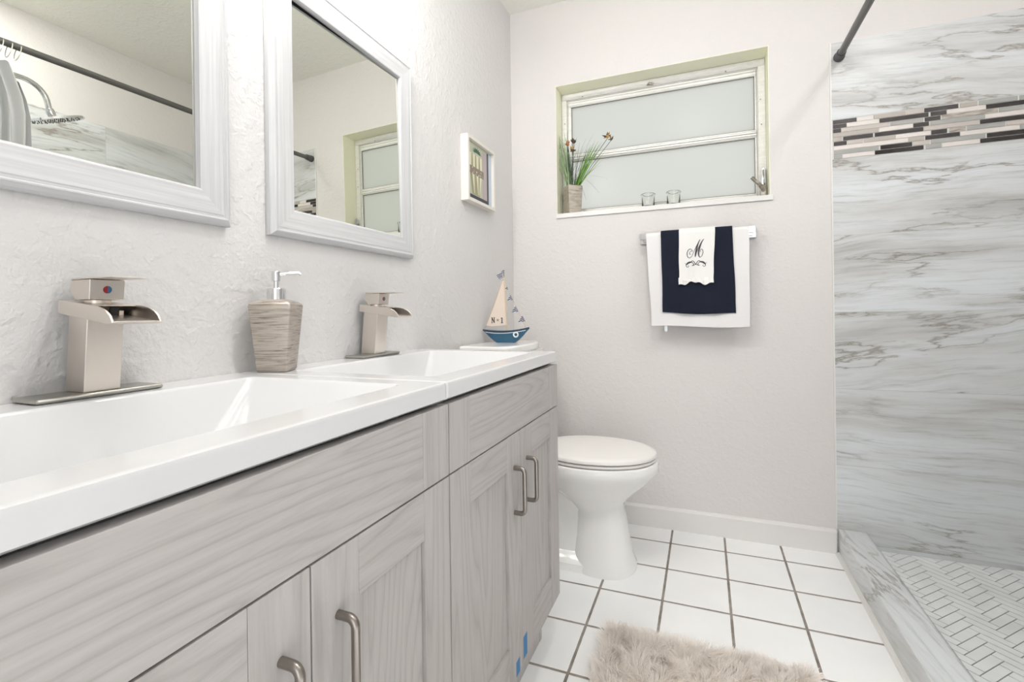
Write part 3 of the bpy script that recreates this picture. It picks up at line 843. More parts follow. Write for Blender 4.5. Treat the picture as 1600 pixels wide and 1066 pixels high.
def rbox(x0, x1, yw, z, r=0.03, n=5, yc=TY):
    pts = []
    for cx, cy, a0 in ((x1 - r, yc + yw - r, 0), (x0 + r, yc + yw - r, 90), (x0 + r, yc - yw + r, 180), (x1 - r, yc - yw + r, 270)):
        for k2 in range(n + 1):
            an = math.radians(a0 + 90 * k2 / n); pts.append((cx + r * math.cos(an), cy + r * math.sin(an), z))
    return pts
b.loft([rbox(0.14, 0.50, .108, 0.0), rbox(0.14, 0.50, .106, 0.028), rbox(0.15, 0.49, .09, 0.04), rbox(0.16, 0.49, .070, 0.06), rbox(0.13, 0.49, .066, 0.20), rbox(0.09, 0.49, .080, 0.26), rbox(0.06, 0.47, .12, 0.33), rbox(0.05, 0.40, .15, 0.385), rbox(0.05, 0.40, .15, 0.4125)])
b.build('trapway_body', 'porcelain', to)
MB().loft([egg(0.480, .215 - d, .242 - d, .175 - d, z, 56, 2.05) for d, z in ((.004, .4165), (0, .4190), (0, .4255), (.004, .4275))]).build('seat', 'seat', to)
MB().loft([egg(0.480, .215 - d, .245 - d, .178 - d, z, 56, 2.05) for d, z in ((.005, .4305), (0, .4330), (0, .4420), (.004, .4470), (.020, .4500), (.06, .4515), (.14, .4525))]).build('lid', 'seat', to)
for yy in (-0.07, 0.07): MB().lathe([(0.014, .4135), (0.014, .440), (0.010, .445)], 0.268, TY + yy, 16).build('hinge', 'seat', to)
MB().loft([rbox(0.035, 0.20, .185, 0.4130, .035), rbox(0.030, 0.21, .195, 0.45, .035), rbox(0.022, 0.222, .210, 0.8195, .035)]).build('tank', 'porcelain', to)
def lidring(z, g_):
    pts = []; n = 14
    y0_, y1_ = TY - 0.222 - g_, TY + 0.185 + g_
    for k2 in range(n + 1):
        u = k2 / n; yy = y0_ + (y1_ - y0_) * u; e = abs(2 * u - 1)
        pts.append((0.238 - 0.035 * e ** 2.2 - 0.025 * max(0, e - .85) / .15 + g_, yy, z))
    return pts + [(0.016, y1_, z), (0.016, y0_, z)]
MB().loft([lidring(.820, -.012), lidring(.824, -.002), lidring(.832, 0), lidring(.846, 0), lidring(.851, -.003), lidring(.853, -.012)], 0, False).build('tank_lid', 'porcelain', to, bevel=0.002)
b = MB().tube([(0.218, TY - 0.15, 0.775), (0.236, TY - 0.15, 0.775)], 0.012, 14); b.tube([(0.234, TY - 0.15, 0.775), (0.238, TY - 0.12, 0.772), (0.238, TY - 0.085, 0.768)], [.006, .006, .0075], 10)
b.build('flush_lever', 'chrome', to)

# ------------------------------------------------------------------ sailboat
BX, BY, BZ = 0.108, -0.365, 0.8535
bt = thing('model_sailboat', (BX, BY, BZ), 'small blue wooden model sailboat with cream sail standing on the toilet tank lid', 'model sailboat')
ba = 0.10
def BP(u, v, h):  # boat coords: u along hull, v across, h up
    return (BX + u * math.cos(ba) - v * math.sin(ba), BY + u * math.sin(ba) + v * math.cos(ba), BZ + h)
def sheer(u): return 0.0485 + 0.010 * (u / 0.1) ** 2 + 0.004 * (u / 0.1)
def hullsec(u, w_top, w_bot, zb_):
    zt_ = sheer(u)
    return [BP(u, -w_top, zt_), BP(u, -(w_top + w_bot) * .52, (zt_ * .45 + zb_ * .55)), BP(u, -w_bot, zb_), BP(u, w_bot, zb_), BP(u, (w_top + w_bot) * .52, (zt_ * .45 + zb_ * .55)), BP(u, w_top, zt_)]
hs = []
for u, wt, wb, zb_ in ((-.1035, .002, .001, .053), (-.09, .010, .003, .040), (-.07, .016, .006, .0215), (-.05, .020, .010, .0065), (-.038, .0215, .012, .0), (0, .024, .014, .0), (.040, .0225, .012, .0), (.055, .019, .009, .0085), (.075, .014, .006, .027), (.092, .008, .003, .046), (.1035, .002, .001, .058)):
    hs.append(hullsec(u, wt, wb, zb_))
hull = MB().loft(hs, 0, False, True, True).build('hull', 'hull', bt)
b = MB(); us = [-.1035 + .207 * k_ / 14 for k_ in range(15)]
def topw(u): return 0.0255 * max(0.0, 1 - abs(u / .1045) ** 2.4) + .0015
b.loft([[BP(u, -topw(u), sheer(u) - .006), BP(u, topw(u), sheer(u) - .006), BP(u, topw(u), sheer(u) + .0015), BP(u, -topw(u), sheer(u) + .0015)] for u in us], 0, False)
b.build('gunwale', 'hulldark', bt)
b = MB()
def sidew(u): return topw(u) * 0.98
b.loft([[BP(u, -sidew(u) - .0006, sheer(u) - .0095), BP(u, -sidew(u) + .004, sheer(u) - .0095), BP(u, -sidew(u) + .004, sheer(u) - .0068), BP(u, -sidew(u) - .0006, sheer(u) - .0068)] for u in us[1:-1]], 0, False)
b.build('white_stripe', 'boatwhite', bt)
b = MB(); n = 20; cu, ch = 0.050, 0.034
path = [BP(cu + .0095 * math.cos(2 * PI * k_ / n), -.0225, ch + .0095 * math.sin(2 * PI * k_ / n)) for k_ in range(n + 1)]
b.tube(path, 0.0032, 8, caps=False); b.build('life_ring', 'boatwhite', bt)
mast = MB().tube([BP(0.006, 0, .045), BP(-.004, 0, .27), BP(-.012, 0, .292)], [.0028, .0024, .0018], 8).build('mast', 'mast', bt)
# main sail (left) and text
A_, B_, C_ = (-.014, .262), (-.090, .066), (.001, .070)
def sail(pts, v, th, nm, mat):
    b = MB(); n_ = len(pts)
    b.poly([BP(u, v - th, h) for u, h in pts] + [BP(u, v + th, h) for u, h in pts],
           [tuple(range(n_))[::-1], tuple(range(n_, 2 * n_))] + [(k_, (k_ + 1) % n_, n_ + (k_ + 1) % n_, n_ + k_) for k_ in range(n_)])
    return b.build(nm, mat, bt)
ms = sail([(-.006, .262), (-.014, .262), (-.050, .165), (-.086, .072), (-.06, .069), (.002, .074)], -.004, .0006, 'main_sail', 'sail')
b = MB().tube([BP(-.010, -.004, .266), BP(-.050, -.005, .160), BP(-.094, -.004, .058)], .0014, 6); b.tube([BP(-.010, 0, .262), BP(.040, 0, .165), BP(.088, 0, .062)], .0009, 6)
b.build('rigging', 'rope', bt)
def stroke(b, pts, wd, f, th=0.0006):
    """flat ribbon along pts; f maps (u, v, lift) to world"""
    n_ = len(pts)
    ls, rs = [], []
    for i in range(n_):
        a = pts[max(0, i - 1)]; c_ = pts[min(n_ - 1, i + 1)]
        dx_, dy_ = c_[0] - a[0], c_[1] - a[1]; l = math.hypot(dx_, dy_) or 1
        w_ = (wd[i] if isinstance(wd, list) else wd) / 2
        nx, ny = -dy_ / l * w_, dx_ / l * w_
        ls.append((pts[i][0] + nx, pts[i][1] + ny)); rs.append((pts[i][0] - nx, pts[i][1] - ny))
    for i in range(n_ - 1):
        qd = [ls[i], ls[i + 1], rs[i + 1], rs[i]]
        b.poly([f(u, v, 0) for u, v in qd] + [f(u, v, th) for u, v in qd], [(0, 1, 2, 3), (7, 6, 5, 4), (0, 4, 5, 1), (1, 5, 6, 2), (2, 6, 7, 3), (3, 7, 4, 0)])
b = MB(); fs = lambda u, v, l: BP(u, -.0046 - l, v)
h0, h1 = 0.083, 0.106
for x in (-.060, -.050): stroke(b, [(x, h0), (x, h1)], .0028, fs)
stroke(b, [(-.0605, h1), (-.0495, h0)], .0034, fs)
for x, zq in ((-.0605, h1), (-.0605, h0), (-.0497, h1)): stroke(b, [(x - .003, zq), (x + .003, zq)], .0018, fs)
stroke(b, [(-.0345 + .0032 * math.cos(a_ * PI / 6), .0955 + .0038 * math.sin(a_ * PI / 6)) for a_ in range(13)], .0019, fs)
stroke(b, [(-.0155, h0), (-.0155, h1)], .0040, fs); stroke(b, [(-.0205, h0), (-.0105, h0)], .0020, fs); stroke(b, [(-.0155, h1), (-.0200, h1 - .004)], .0020, fs)
b.build('lettering', 'ink', ms, fix=False)
sail([(-.004, .312), (-.022, .297), (-.038, .288), (-.034, .279), (-.026, .270), (-.014, .276), (-.003, .278)], 0, .0008, 'flag', 'stripe')
for k_, (cu, ch, sz_) in enumerate(((.006, .232, .6), (.022, .190, .9), (.044, .142, 1.1), (.073, .100, 1.1))):
    sail([(cu + .001, ch + .013 * sz_), (cu - .016 * sz_, ch - .012 * sz_), (cu + .013 * sz_, ch - .011 * sz_)], 0.0, .0008, 'pennant', 'stripe')

# ------------------------------------------------------------------ towel bar and towels
tb = thing('towel_bar', (0.86, 0.0, 1.305), 'chrome towel bar on the back wall under the window', 'towel bar')
MB().tube([(0.648, -0.068, 1.308), (1.082, -0.068, 1.308)], 0.0075, 16).build('bar', 'chrome', tb)
for xp in (0.650, 1.083):
    b = MB().box(xp - 0.022, xp + 0.022, -0.010, -0.0005, 1.283, 1.327)
    b.box(xp - 0.010, xp + 0.010, -0.068, -0.010, 1.296, 1.318); b.box(xp - 0.013, xp + 0.013, -0.082, -0.058, 1.294, 1.322)
    b.build('post', 'chrome', tb, bevel=0.002)
def drape(name, x0, x1, zbot, ro, th, mat, seed, bell=0.0, wav=0.004, zback=None, x0b=None, x1b=None, fringe=0.0, hemdrop=0.0):
    """cloth over the bar: ro = distance of inner surface from bar axis; front face runs to zbot"""
    zc, yc = 1.308, -0.068; zback = zback or zbot + 0.05
    nx = 60; prof = []
    nf = 26
    for k_ in range(nf + 1): prof.append(('f', zbot + (zc - zbot) * k_ / nf))
    arc = [('a', k_ * PI / 10) for k_ in range(1, 10)]
    back = [('b', zc - (zc - zback) * k_ / 12) for k_ in range(13)]
    prof = prof + arc + back
    def P(i, e, off):
        u = i / nx
        kind, val = e
        zz_ = val if kind != 'a' else zc
        dn = max(0.0, (zc - zz_) / (zc - zbot)) if kind != 'a' else 0
        xl = x0 + ((x0b if x0b is not None else x0) - x0) * dn; xr = x1 + ((x1b if x1b is not None else x1) - x1) * dn
        x = xl + (xr - xl) * u + 0.0015 * math.sin(9 * dn + seed) * dn
        wv = wav * dn * (math.sin(u * 9 + seed) * 0.6 + 0.5 * math.sin(u * 17 + seed * 2.3 + dn * 3)) 
        r_ = ro + off
        if kind == 'f':
            y = yc - r_ - bell * dn ** 1.3 - wv - 0.000
            zz2 = zz_ + (0.004 * math.sin(u * 5 + seed) - hemdrop * u) * (1 if dn > .97 else dn)
            return (x, y, zz2)
        if kind == 'a':
            return (x, yc - r_ * math.cos(val), zc + r_ * math.sin(val))
        return (x, min(yc + r_, -0.006 - 0.001) if False else yc + r_, zz_)
    b = MB(); n_ = len(prof)
    V1 = [P(i, e, 0) for i in range(nx + 1) for e in prof]; V2 = [P(i, e, th) for i in range(nx + 1) for e in prof]
    idx = lambda i, j: i * n_ + j
    fo = [(idx(i, j), idx(i, j + 1), idx(i + 1, j + 1), idx(i + 1, j)) for i in range(nx) for j in range(n_ - 1)]
    K = len(V1); faces = [tuple(reversed(f)) for f in fo] + [tuple(K + a for a in f) for f in fo]
    bd = [idx(i, 0) for i in range(nx + 1)] + [idx(nx, j) for j in range(1, n_)] + [idx(i, n_ - 1) for i in range(nx - 1, -1, -1)] + [idx(0, j) for j in range(n_ - 2, 0, -1)]
    for k_ in range(len(bd)):
        a, c_ = bd[k_], bd[(k_ + 1) % len(bd)]; faces.append((a, c_, K + c_, K + a))
    b.poly(V1 + V2, faces, 0, True)
    o = b.build(name, mat)
    return o
tw = drape('bath_towel', 0.663, 1.072, 0.911, 0.0085, 0.006, 'towelwhite', 1.0, bell=0.004, wav=0.005, zback=0.98, x0b=0.683, x1b=1.070)
tag(tw, 'large white bath towel hanging on the chrome bar, widest of the three', 'towel')
lab = MB().box(0.7365, 0.748, -0.088, -0.0872, 0.889, 0.9145).build('care_label', 'boatwhite', tw)
tw2 = drape('hand_towel', 0.7255, 1.009, 0.971, 0.0155, 0.0055, 'towelnavy', 2.4, bell=0.006, wav=0.004, zback=1.02, x0b=0.731, x1b=1.020, hemdrop=0.008)
tag(tw2, 'navy blue hand towel layered over the white bath towel', 'towel')
tw3 = drape('fingertip_towel', 0.8005, 0.943, 1.100, 0.0222, 0.0025, 'linen', 0.3, bell=0.006, wav=0.003, zback=1.16, x0b=0.7985, x1b=0.9325)
tag(tw3, 'small white linen towel with embroidered monogram on top of the navy towel', 'towel')
# ruffled fringe
b = MB(); n = 60; rgs = []
for k_ in range(n + 1):
    u = k_ / n; x = 0.7965 + (0.9345 - 0.7965) * u
    yb = -0.0995 - 0.0035 * math.sin(u * 26) - .0015 * math.sin(u * 61)
    dz_ = 0.006 * math.sin(u * 9 + 4) + 0.003 * math.sin(u * 23)
    rgs.append([(x, -0.0975, 1.119), (x, yb - .001, 1.108), (x + .001, yb - .003, 1.094 + dz_), (x + .001, yb - .001, 1.0935 + dz_), (x, yb + .0015, 1.108), (x, -0.0965, 1.119)])
b.loft(rgs, 0, True); b.build('fringe', 'linen', tw3)
# monogram
def cat_rom(pts, sub=6):
    out = []; P = [pts[0]] + list(pts) + [pts[-1]]
    for i in range(1, len(P) - 2):
        for s_ in range(sub):
            t_ = s_ / sub
            out.append(tuple(0.5 * ((2 * P[i][k]) + (-P[i - 1][k] + P[i + 1][k]) * t_ + (2 * P[i - 1][k] - 5 * P[i][k] + 4 * P[i + 1][k] - P[i + 2][k]) * t_ ** 2 + (-P[i - 1][k] + 3 * P[i][k] - 3 * P[i + 1][k] + P[i + 2][k]) * t_ ** 3) for k in range(len(pts[0]))))
    out.append(tuple(pts[-1])); return out
def fm(u, v, l):   # embroidery coordinates (tenths of a stitch row) to the towel's front face
    x = 0.8005 + (u - 11) / 10.66 * 0.002545; z = 1.327 - (v - 90) / 10.66 * 0.00272
    dn = (1.308 - z) / 0.208
    wv = 0.003 * dn * (math.sin(max(0, min(1, (x - .8) / .138)) * 9 + .3) * 0.6 + 0.5 * math.sin(max(0, min(1, (x - .8) / .138)) * 17 + .69 + dn * 3))
    return (x, -0.068 - 0.0247 - 0.006 * max(0, dn) ** 1.3 - wv - 0.0002 - l, z)
b = MB()
W = 10
for pts in ([(205, 522, 8), (186, 520, 9), (190, 490, 8), (215, 468, 7), (236, 480, 8)],
            [(236, 470, 6), (210, 437, 9), (170, 448, 12), (145, 500, 13), (152, 560, 12), (185, 583, 9), (222, 555, 8), (262, 470, 8), (310, 375, 9), (362, 287, 8)],
            [(362, 287, 10), (330, 350, 20), (300, 450, 30), (285, 530, 26), (278, 572, 10)],
            [(278, 572, 8), (310, 480, 10), (350, 390, 10), (390, 320, 9), (424, 282, 7)],
            [(424, 282, 9), (385, 340, 18), (350, 430, 26), (335, 510, 26), (342, 560, 18), (358, 582, 10)],
            [(358, 582, 8), (390, 555, 10), (407, 505, 11), (402, 462, 10), (382, 447, 8), (364, 468, 7), (366, 495, 6)]):
    cp = cat_rom([(p[0], p[1]) for p in pts]); cw = cat_rom([(p[2], 0) for p in pts])
    stroke(b, cp, [max(4, c_[0]) for c_ in cw], lambda u, v, l: fm(u, v, l), th=.0005)
def orn(sgn):
    for pts in ([(0, 3, 6), (25, 32, 8), (55, 10, 16), (95, -10, 22), (120, -5, 8)], [(118, -8, 8), (78, -12, 16), (40, 5, 18), (18, 35, 12), (22, 60, 10), (42, 72, 8), (60, 58, 8), (52, 42, 7)],
                [(95, -12, 6), (122, -30, 10), (150, -12, 12), (170, 20, 12), (200, 38, 9), (225, 50, 6)], [(105, -5, 6), (128, 5, 10), (142, 28, 12), (128, 48, 10), (112, 44, 7)]):
        cp = cat_rom([(286 + sgn * (p[0] - 178), 663 + p[1]) for p in pts]); cw = cat_rom([(p[2], 0) for p in pts])
        stroke(b, cp, [max(4, c_[0]) for c_ in cw], lambda u, v, l: fm(u, v, l), th=.0005)
orn(1); orn(-1)
b.build('monogram', 'thread', tw3, fix=False)

# ------------------------------------------------------------------ plant in the window
PX, PY_, PZ = 0.300, 0.048, 1.4575
pt = thing('potted_grass', (PX, PY_, PZ), 'artificial grass and dried flowers in a square taupe pot on the left of the window sill', 'potted plant')
pa = math.radians(40)
rings = [sq(PX, PY_, PZ + 0.1365 * k_ / 8, 0.0315 + 0.0065 * k_ / 8, pa, .003) for k_ in range(9)]
rings += [sq(PX, PY_, PZ + 0.1365, 0.034, pa, .003), sq(PX, PY_, PZ + 0.120, 0.033, pa, .003)]
MB().loft(rings, 0, True).build('pot', 'potmat', pt)
MB().loft([sq(PX, PY_, PZ + 0.118, 0.0335, pa, .003), sq(PX, PY_, PZ + 0.122, 0.0325, pa, .003)]).build('moss', 'leafd', pt)
def blade(b, x, y, z, dx_, dy_, h, wd, droop, mi, seg=8):
    fc = R.uniform(0, PI); cw_, sw_ = math.cos(fc), math.sin(fc) * .6
    ls = []
    for k_ in range(seg + 1):
        u = k_ / seg
        px = x + dx_ * u + droop[0] * u ** 3; py = y + dy_ * u; pz = z + h * u - droop[1] * u ** 3
        px = min(max(px, WX0 + .006), 1.1); py = min(max(py, -0.05), 0.094)
        w_ = wd * (1 - u) ** 0.6 * (0.6 + 0.4 * min(1, 4 * u)) + 0.0003
        ls.append(((px - w_ * cw_, py - w_ * sw_, pz), (px + w_ * cw_, py + w_ * sw_, pz)))
    vs = [p for l in ls for p in l]
    b.poly(vs, [(2 * i, 2 * i + 1, 2 * i + 3, 2 * i + 2) for i in range(seg)], mi, True)
b = MB()
for i in range(70):   # pale wispy clump leaning left
    blade(b, PX - .012 + R.gauss(0, .008), PY_ + R.gauss(0, .008), PZ + .115, R.uniform(-.055, .0), R.uniform(-.03, .02), R.uniform(.13, .30), .0017, (R.uniform(-.035, .01), R.uniform(0, .03)), R.choice([1, 1, 1, 2]))
for i in range(38):   # leafy clump leaning right
    k_ = R.random()
    blade(b, PX + .012 + R.gauss(0, .005), PY_ + R.gauss(0, .006), PZ + .115, .055 + .085 * k_ + R.gauss(0, .01), R.uniform(-.03, .01), R.uniform(.14, .24), R.uniform(.0020, .0046), (R.uniform(-.01, .02), R.uniform(0, .01)), R.choice([0, 0, 0, 2, 1]))
for i in range(24):   # long thin dark blades
    blade(b, PX + R.gauss(0, .012), PY_ + R.gauss(0, .008), PZ + .115, R.uniform(-.03, .10), R.uniform(-.02, .02), R.uniform(.14, .29), .0011, (R.uniform(0, .05), R.uniform(0, .05)), 2)
for dxx, drp in ((.16, .10), (.12, .16), (.13, .05), (.10, .12), (.06, .19)):
    blade(b, PX + .01, PY_, PZ + .12, dxx * .55, -.02, .13, .0010, (dxx * .5, drp), 2, 12)
b.build('grass_blades', ['leafg', 'leafp', 'leafd'], pt, fix=False)
def flower(x, y, z, r, mats, seed):
    rr_ = random.Random(seed); b = MB()
    for k_ in range(9):
        an = 2 * PI * k_ / 9 + rr_.uniform(-.3, .3); el = rr_.uniform(-.3, 1.2)
        d = Vector((math.cos(an) * math.cos(el), math.sin(an) * math.cos(el), math.sin(el)))
        sd = d.cross(Vector((0, 0, 1))).normalized(); l = r * rr_.uniform(.7, 1.25)
        c0 = Vector((x, y, z)); up_ = sd.cross(d)
        pts = [c0, c0 + d * l * .45 + sd * l * .28 + up_ * .002, c0 + d * l + up_ * l * .15, c0 + d * l * .45 - sd * l * .28 + up_ * .002]
        cc_ = c0 + d * l * .5 - up_ * l * .12
        b.poly(pts + [cc_], [(0, 1, 4), (1, 2, 4), (2, 3, 4), (3, 0, 4)], k_ % 2, True)
    b.lathe([(0.001, z - r * .35), (r * .35, z - r * .1), (r * .3, z + r * .2), (0.001, z + r * .3)], x, y, 8, 0)
    b.tube([(x, y, z - r * .3), (PX + (x - PX) * .5, PY_ + (y - PY_) * .5, (z + PZ + .12) / 2), (PX + (x - PX) * .12, PY_, PZ + .12)], .0013, 6, 2)
    return b.build('flower', mats + ['leafd'], pt, fix=False)
flower(PX + .178, PY_ - .01, PZ + .356, .024, ['petal', 'petald'], 1)
flower(PX + .192, PY_ + .005, PZ + .346, .018, ['petald', 'petal'], 5)
flower(PX - .018, PY_ - .01, PZ + .345, .022, ['petalr', 'petal'], 2)
flower(PX + .010, PY_, PZ + .356, .021, ['petald', 'petald'], 3)
flower(PX + .006, PY_ - .012, PZ + .312, .022, ['petald', 'petal'], 4)

# votive cups
for (cx, lbl) in ((0.661, 'small clear glass votive cup on the window sill, the left one nearer the plant'), (0.773, 'small clear glass votive cup on the window sill, the right one nearer the crank')):
    v = thing('votive_cup', (cx, 0.045, 1.4573), lbl, 'glass cup', 'glass votive cups on the window sill')
    z = 1.4573
    MB().lathe([(0.026, z), (0.0285, z + .003), (0.0290, z + .050), (0.0325, z + .058), (0.0330, z + .0625), (0.0315, z + .0640), (0.0300, z + .0620), (0.0265, z + .050), (0.0262, z + .008), (0.022, z + .006)], cx, 0.045, 32).build('glass', 'glass', v)
    b = MB()
    for k_ in range(9):
        a_ = R.uniform(0, 2 * PI); q_ = R.uniform(0, .015); r_ = R.uniform(.004, .007); xx, yy = cx + q_ * math.cos(a_), 0.045 + q_ * math.sin(a_)
        b.lathe([(0.0005, z + .007), (r_, z + .009), (r_ * .8, z + .012), (0.0005, z + .0145)], xx, yy, 8)
    b.build('shell_filling', 'shell', v)

# ------------------------------------------------------------------ shower rod, curtain, head
RXX, RZ = 1.408, 1.968
rod = thing('shower_rod', (RXX, -0.75, RZ), 'grey metal shower curtain rod running from the back wall towards the camera', 'shower rod')
MB().tube([(RXX, SE + 0.008, RZ - .01), (RXX, -0.030, RZ + .010)], 0.0125, 20).build('rod_tube', 'darkmetal', rod)
for ya_, yb_, dz_ in ((-0.0045, -0.046, .0105), (SE + 0.0065, SE + 0.045, -.01)):
    MB().tube([(RXX, ya_, RZ + dz_), (RXX, ya_ + (yb_ - ya_) * .2, RZ + dz_), (RXX, ya_ + (yb_ - ya_) * .25, RZ + dz_), (RXX, yb_, RZ + dz_)], [.0195, .0195, .0175, .0165], 20).build('end_cap', 'rubber', rod)
ctn = thing('shower_curtain', (1.435, -1.38, 0.12), 'grey fabric shower curtain gathered on the rod, seen in the near mirror', 'shower curtain')
b = MB(); nu, nv = 150, 30; vs = []
ZC0, ZC1 = 0.12, 1.905
for side_ in (0, 1):
    for j in range(nv + 1):
        v_ = j / nv; z = ZC1 + (ZC0 - ZC1) * v_
        spread = 0.190 + 0.050 * min(1, v_ * 12)
        for i in range(nu + 1):
            u = i / nu
            y = -1.487 + spread * u * 1.0 + 0.004 * math.sin(u * 30 + v_ * 5)
            a_ = u * 2 * PI * 6.5
            z2 = z - (0.05 * max(0, (u - .86) / .14) if j == 0 else 0)
            x = 1.437 + 0.024 * math.sin(a_ + .4 * math.sin(v_ * 4 + u * 7)) * (0.75 + .25 * v_) + .004 * math.sin(v_ * 9 + u * 20) + (0.0016 if side_ else 0)
            vs.append((x, y, z2))
N = (nu + 1) * (nv + 1); fs_ = []
for j in range(nv):
    for i in range(nu):
        a = j * (nu + 1) + i; qd = (a, a + 1, a + nu + 2, a + nu + 1)
        fs_.append(qd); fs_.append(tuple(N + k_ for k_ in reversed(qd)))
b.poly(vs, fs_, 0, True); b.build('curtain_cloth', 'curtain', ctn, fix=False)
for k_ in range(9):
    yy = -1.482 + k_ * 0.0235; n = 20
    zc_ = RZ - 0.0135 - .006
    MB().tube([(RXX + .002 + .020 * math.cos(2 * PI * i / n), yy + .006 * math.sin(2 * PI * i / n), zc_ - .008 + .030 * math.sin(2 * PI * i / n)) for i in range(n + 1)], .0016, 8, caps=False).build('curtain_ring', 'ring', ctn)
sh = thing('rain_shower', (1.80, -1.0, 1.90), 'round chrome rain shower head on a bent arm, seen in the near mirror', 'shower head')
arm = [(1.80, SE + .007, 2.005), (1.80, -1.12, 2.005)]
for k_ in range(1, 9):
    an = k_ / 8 * PI / 2 * .93; arm.append((1.80, -1.12 + .085 * math.sin(an), 1.920 + .085 * math.cos(an)))
arm.append((1.80, -1.031, 1.905))
MB().tube(arm, .011, 14).build('shower_arm', 'chrome', sh)
MB().tube([(1.80, SE + .0065, 2.005), (1.80, SE + .014, 2.005)], .03, 20).build('flange', 'chrome', sh)
MB().tube([(1.80, -1.031, 1.908), (1.80, -1.026, 1.893), (1.80, -1.018, 1.875)], [.014, .017, .014], 16).build('ball_joint', 'chrome', sh)
b = MB(); nrm = Vector((0.03, 0.42, -1)).normalized(); c0 = Vector((1.80, -1.005, 1.865))
b.tube([c0 - nrm * .014, c0 - nrm * .010, c0 - nrm * .009, c0, c0 + nrm * .002], [.02, .035, .098, .102, .098], 40)
hd = b.build('spray_head', 'chrome', sh)
ax1 = nrm.orthogonal().normalized(); ax2 = nrm.cross(ax1)
b = MB()
for rr_ in (.02, .04, .06, .08):
    for k_ in range(int(rr_ * 300)):
        an = 2 * PI * k_ / int(rr_ * 300); q_ = c0 + nrm * .002 + ax1 * rr_ * math.cos(an) + ax2 * rr_ * math.sin(an)
        b.tube([q_, q_ + nrm * .003], .002, 6)
b.build('nozzles', 'rubber', hd)

# ------------------------------------------------------------------ lamps
vl = thing('vanity_light', (0.0, -1.5, 2.02), 'three-lamp vanity light bar on the left wall above the mirrors', 'wall lamp')
MB().box(0.001, 0.022, -1.90, -1.06, 2.195, 2.255).build('back_plate', 'nickel', vl, bevel=.003)
for hy in HEADS:
    MB().tube([(0.02, hy, 2.225), (0.08, hy, 2.23), (0.105, hy, 2.22), (0.115, hy, 2.20)], .007, 10).build('lamp_arm', 'nickel', vl)
    MB().lathe([(0.028, 2.198), (0.040, 2.18), (0.052, 2.13), (0.060, 2.07), (0.058, 2.07), (0.050, 2.13), (0.038, 2.177), (0.010, 2.190)], 0.115, hy, 28).build('glass_shade', 'lampglass', vl)
b = MB().tube([(0.035, -1.078, 2.20), (0.035, -1.078, 1.905)], .0012, 6); b.lathe([(0.002, 1.882), (0.0055, 1.889), (0.0055, 1.900), (0.002, 1.907)], 0.035, -1.078, 12)
b.build('pull_chain', 'ring', vl)
GX, GY, GZ = 0.85, -1.50, 2.385
cl = thing('fill_globe', (GX, GY, CEIL), 'unseen opal globe added under the ceiling to fill the room with light', 'ceiling lamp')  # out of view, added to even out the room light
MB().lathe([(0.065, CEIL - .001), (0.065, CEIL - .018), (0.03, CEIL - .026), (0.03, GZ + .07)], GX, GY, 32).build('fill_globe_base', 'trimwhite', cl)
MB().lathe([(max(.001, .085 * math.sin(k * PI / 16)), GZ + .085 * math.cos(k * PI / 16)) for k in range(17)], GX, GY, 32).build('fill_globe_ball', 'globe', cl)

dl = thing('fill_downlight', (1.80, -1.22, CEIL), 'unseen round glowing disc added in the ceiling to brighten the shower', 'ceiling lamp')  # out of view, added because the shower tiles were dim
MB().lathe([(0.115, CEIL - .0005), (0.115, CEIL - .004), (0.10, CEIL - .006)], 1.80, -1.22, 32, 0, False).build('bezel', 'trimwhite', dl)
MB().lathe([(0.099, CEIL - .001), (0.099, CEIL - .0045), (0.001, CEIL - .0045)], 1.80, -1.22, 32, 0, False).build('fill_diffuser', 'fill_disc', dl)

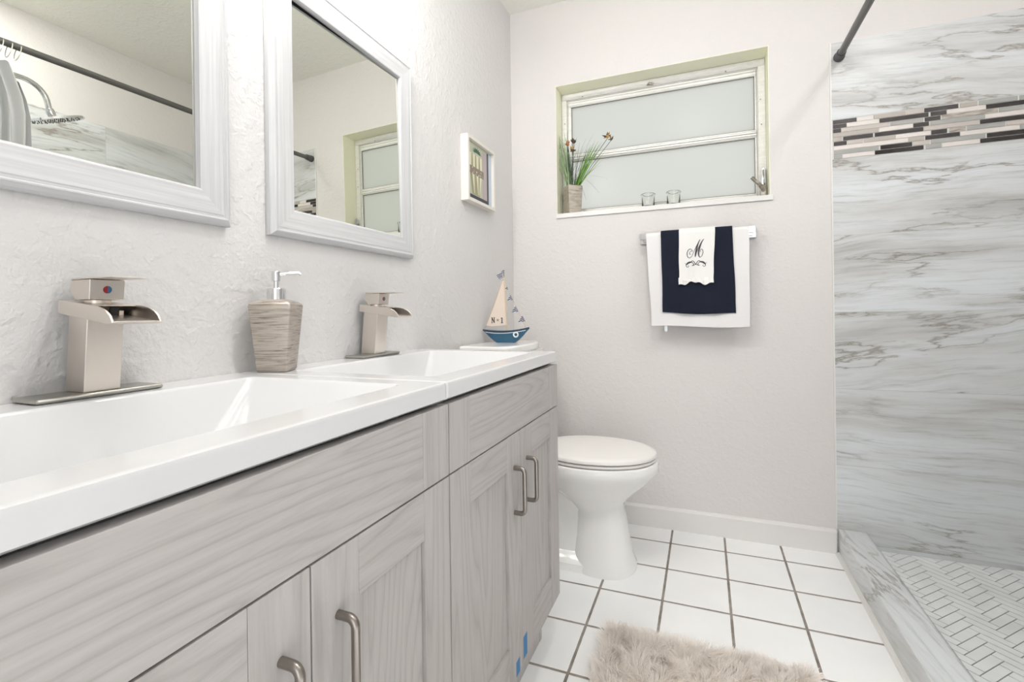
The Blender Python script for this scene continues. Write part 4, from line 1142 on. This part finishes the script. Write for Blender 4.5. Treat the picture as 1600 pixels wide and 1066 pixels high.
# ------------------------------------------------------------------ shag rug
RGX0, RGX1, RGY0, RGY1 = 0.615, 1.150, -1.28, -0.800
rg = thing('shag_rug', ((RGX0 + RGX1) / 2, (RGY0 + RGY1) / 2, 0.0), 'cream shag bath rug on the white tiled floor in front of the vanity', 'rug')
MB().box(RGX0, RGX1, RGY0, RGY1, 0.0005, 0.010).build('rug_backing', 'rugbase', rg, bevel=.003)
b = MB(); rr_ = random.Random(3)
NS = 26000; vs = []; fs_ = []
for i in range(NS):
    x = rr_.uniform(RGX0 - .002, RGX1 + .002); y = RGY1 - (RGY1 - RGY0) * rr_.random() ** 1.35
    f = mnoise.noise_vector(Vector((x * 22, y * 22, 3.0))) * 1.15; f2 = mnoise.noise_vector(Vector((x * 45, y * 45, 9.0)))
    ex = (x - (RGX0 + RGX1) / 2) / ((RGX1 - RGX0) / 2); ey = (y - (RGY0 + RGY1) / 2) / ((RGY1 - RGY0) / 2)
    dx_ = f.x * .055 + f2.x * .022 + rr_.gauss(0, .007) + .022 * max(0, abs(ex) - .85) / .15 * (1 if ex > 0 else -1)
    dy_ = f.y * .055 + f2.y * .022 + rr_.gauss(0, .007) + .022 * max(0, abs(ey) - .85) / .15 * (1 if ey > 0 else -1)
    L2 = rr_.uniform(.026, .046); hor = math.hypot(dx_, dy_); mxh = L2 * .82
    if hor > mxh: dx_ *= mxh / hor; dy_ *= mxh / hor; hor = mxh
    hh = math.sqrt(L2 * L2 - hor * hor)
    an = rr_.uniform(0, PI); w_ = rr_.uniform(.0008, .0015); cw_, sw_ = math.cos(an) * w_, math.sin(an) * w_
    o = len(vs)
    for u, ww in ((0, 1), (.45, 1), (.8, .75)):
        px, py, pz = x + dx_ * u ** 1.7, y + dy_ * u ** 1.7, .009 + hh * (u ** .85)
        vs += [(px - cw_ * ww, py - sw_ * ww, pz), (px + cw_ * ww, py + sw_ * ww, pz)]
    vs.append((x + dx_, y + dy_, .009 + hh * .96))
    fs_ += [(o, o + 1, o + 3, o + 2), (o + 2, o + 3, o + 5, o + 4), (o + 4, o + 5, o + 6)]
b.poly(vs, fs_, 0, True)
fur = b.build('pile', 'rugfur', rg, fix=False); fur['kind'] = 'stuff'
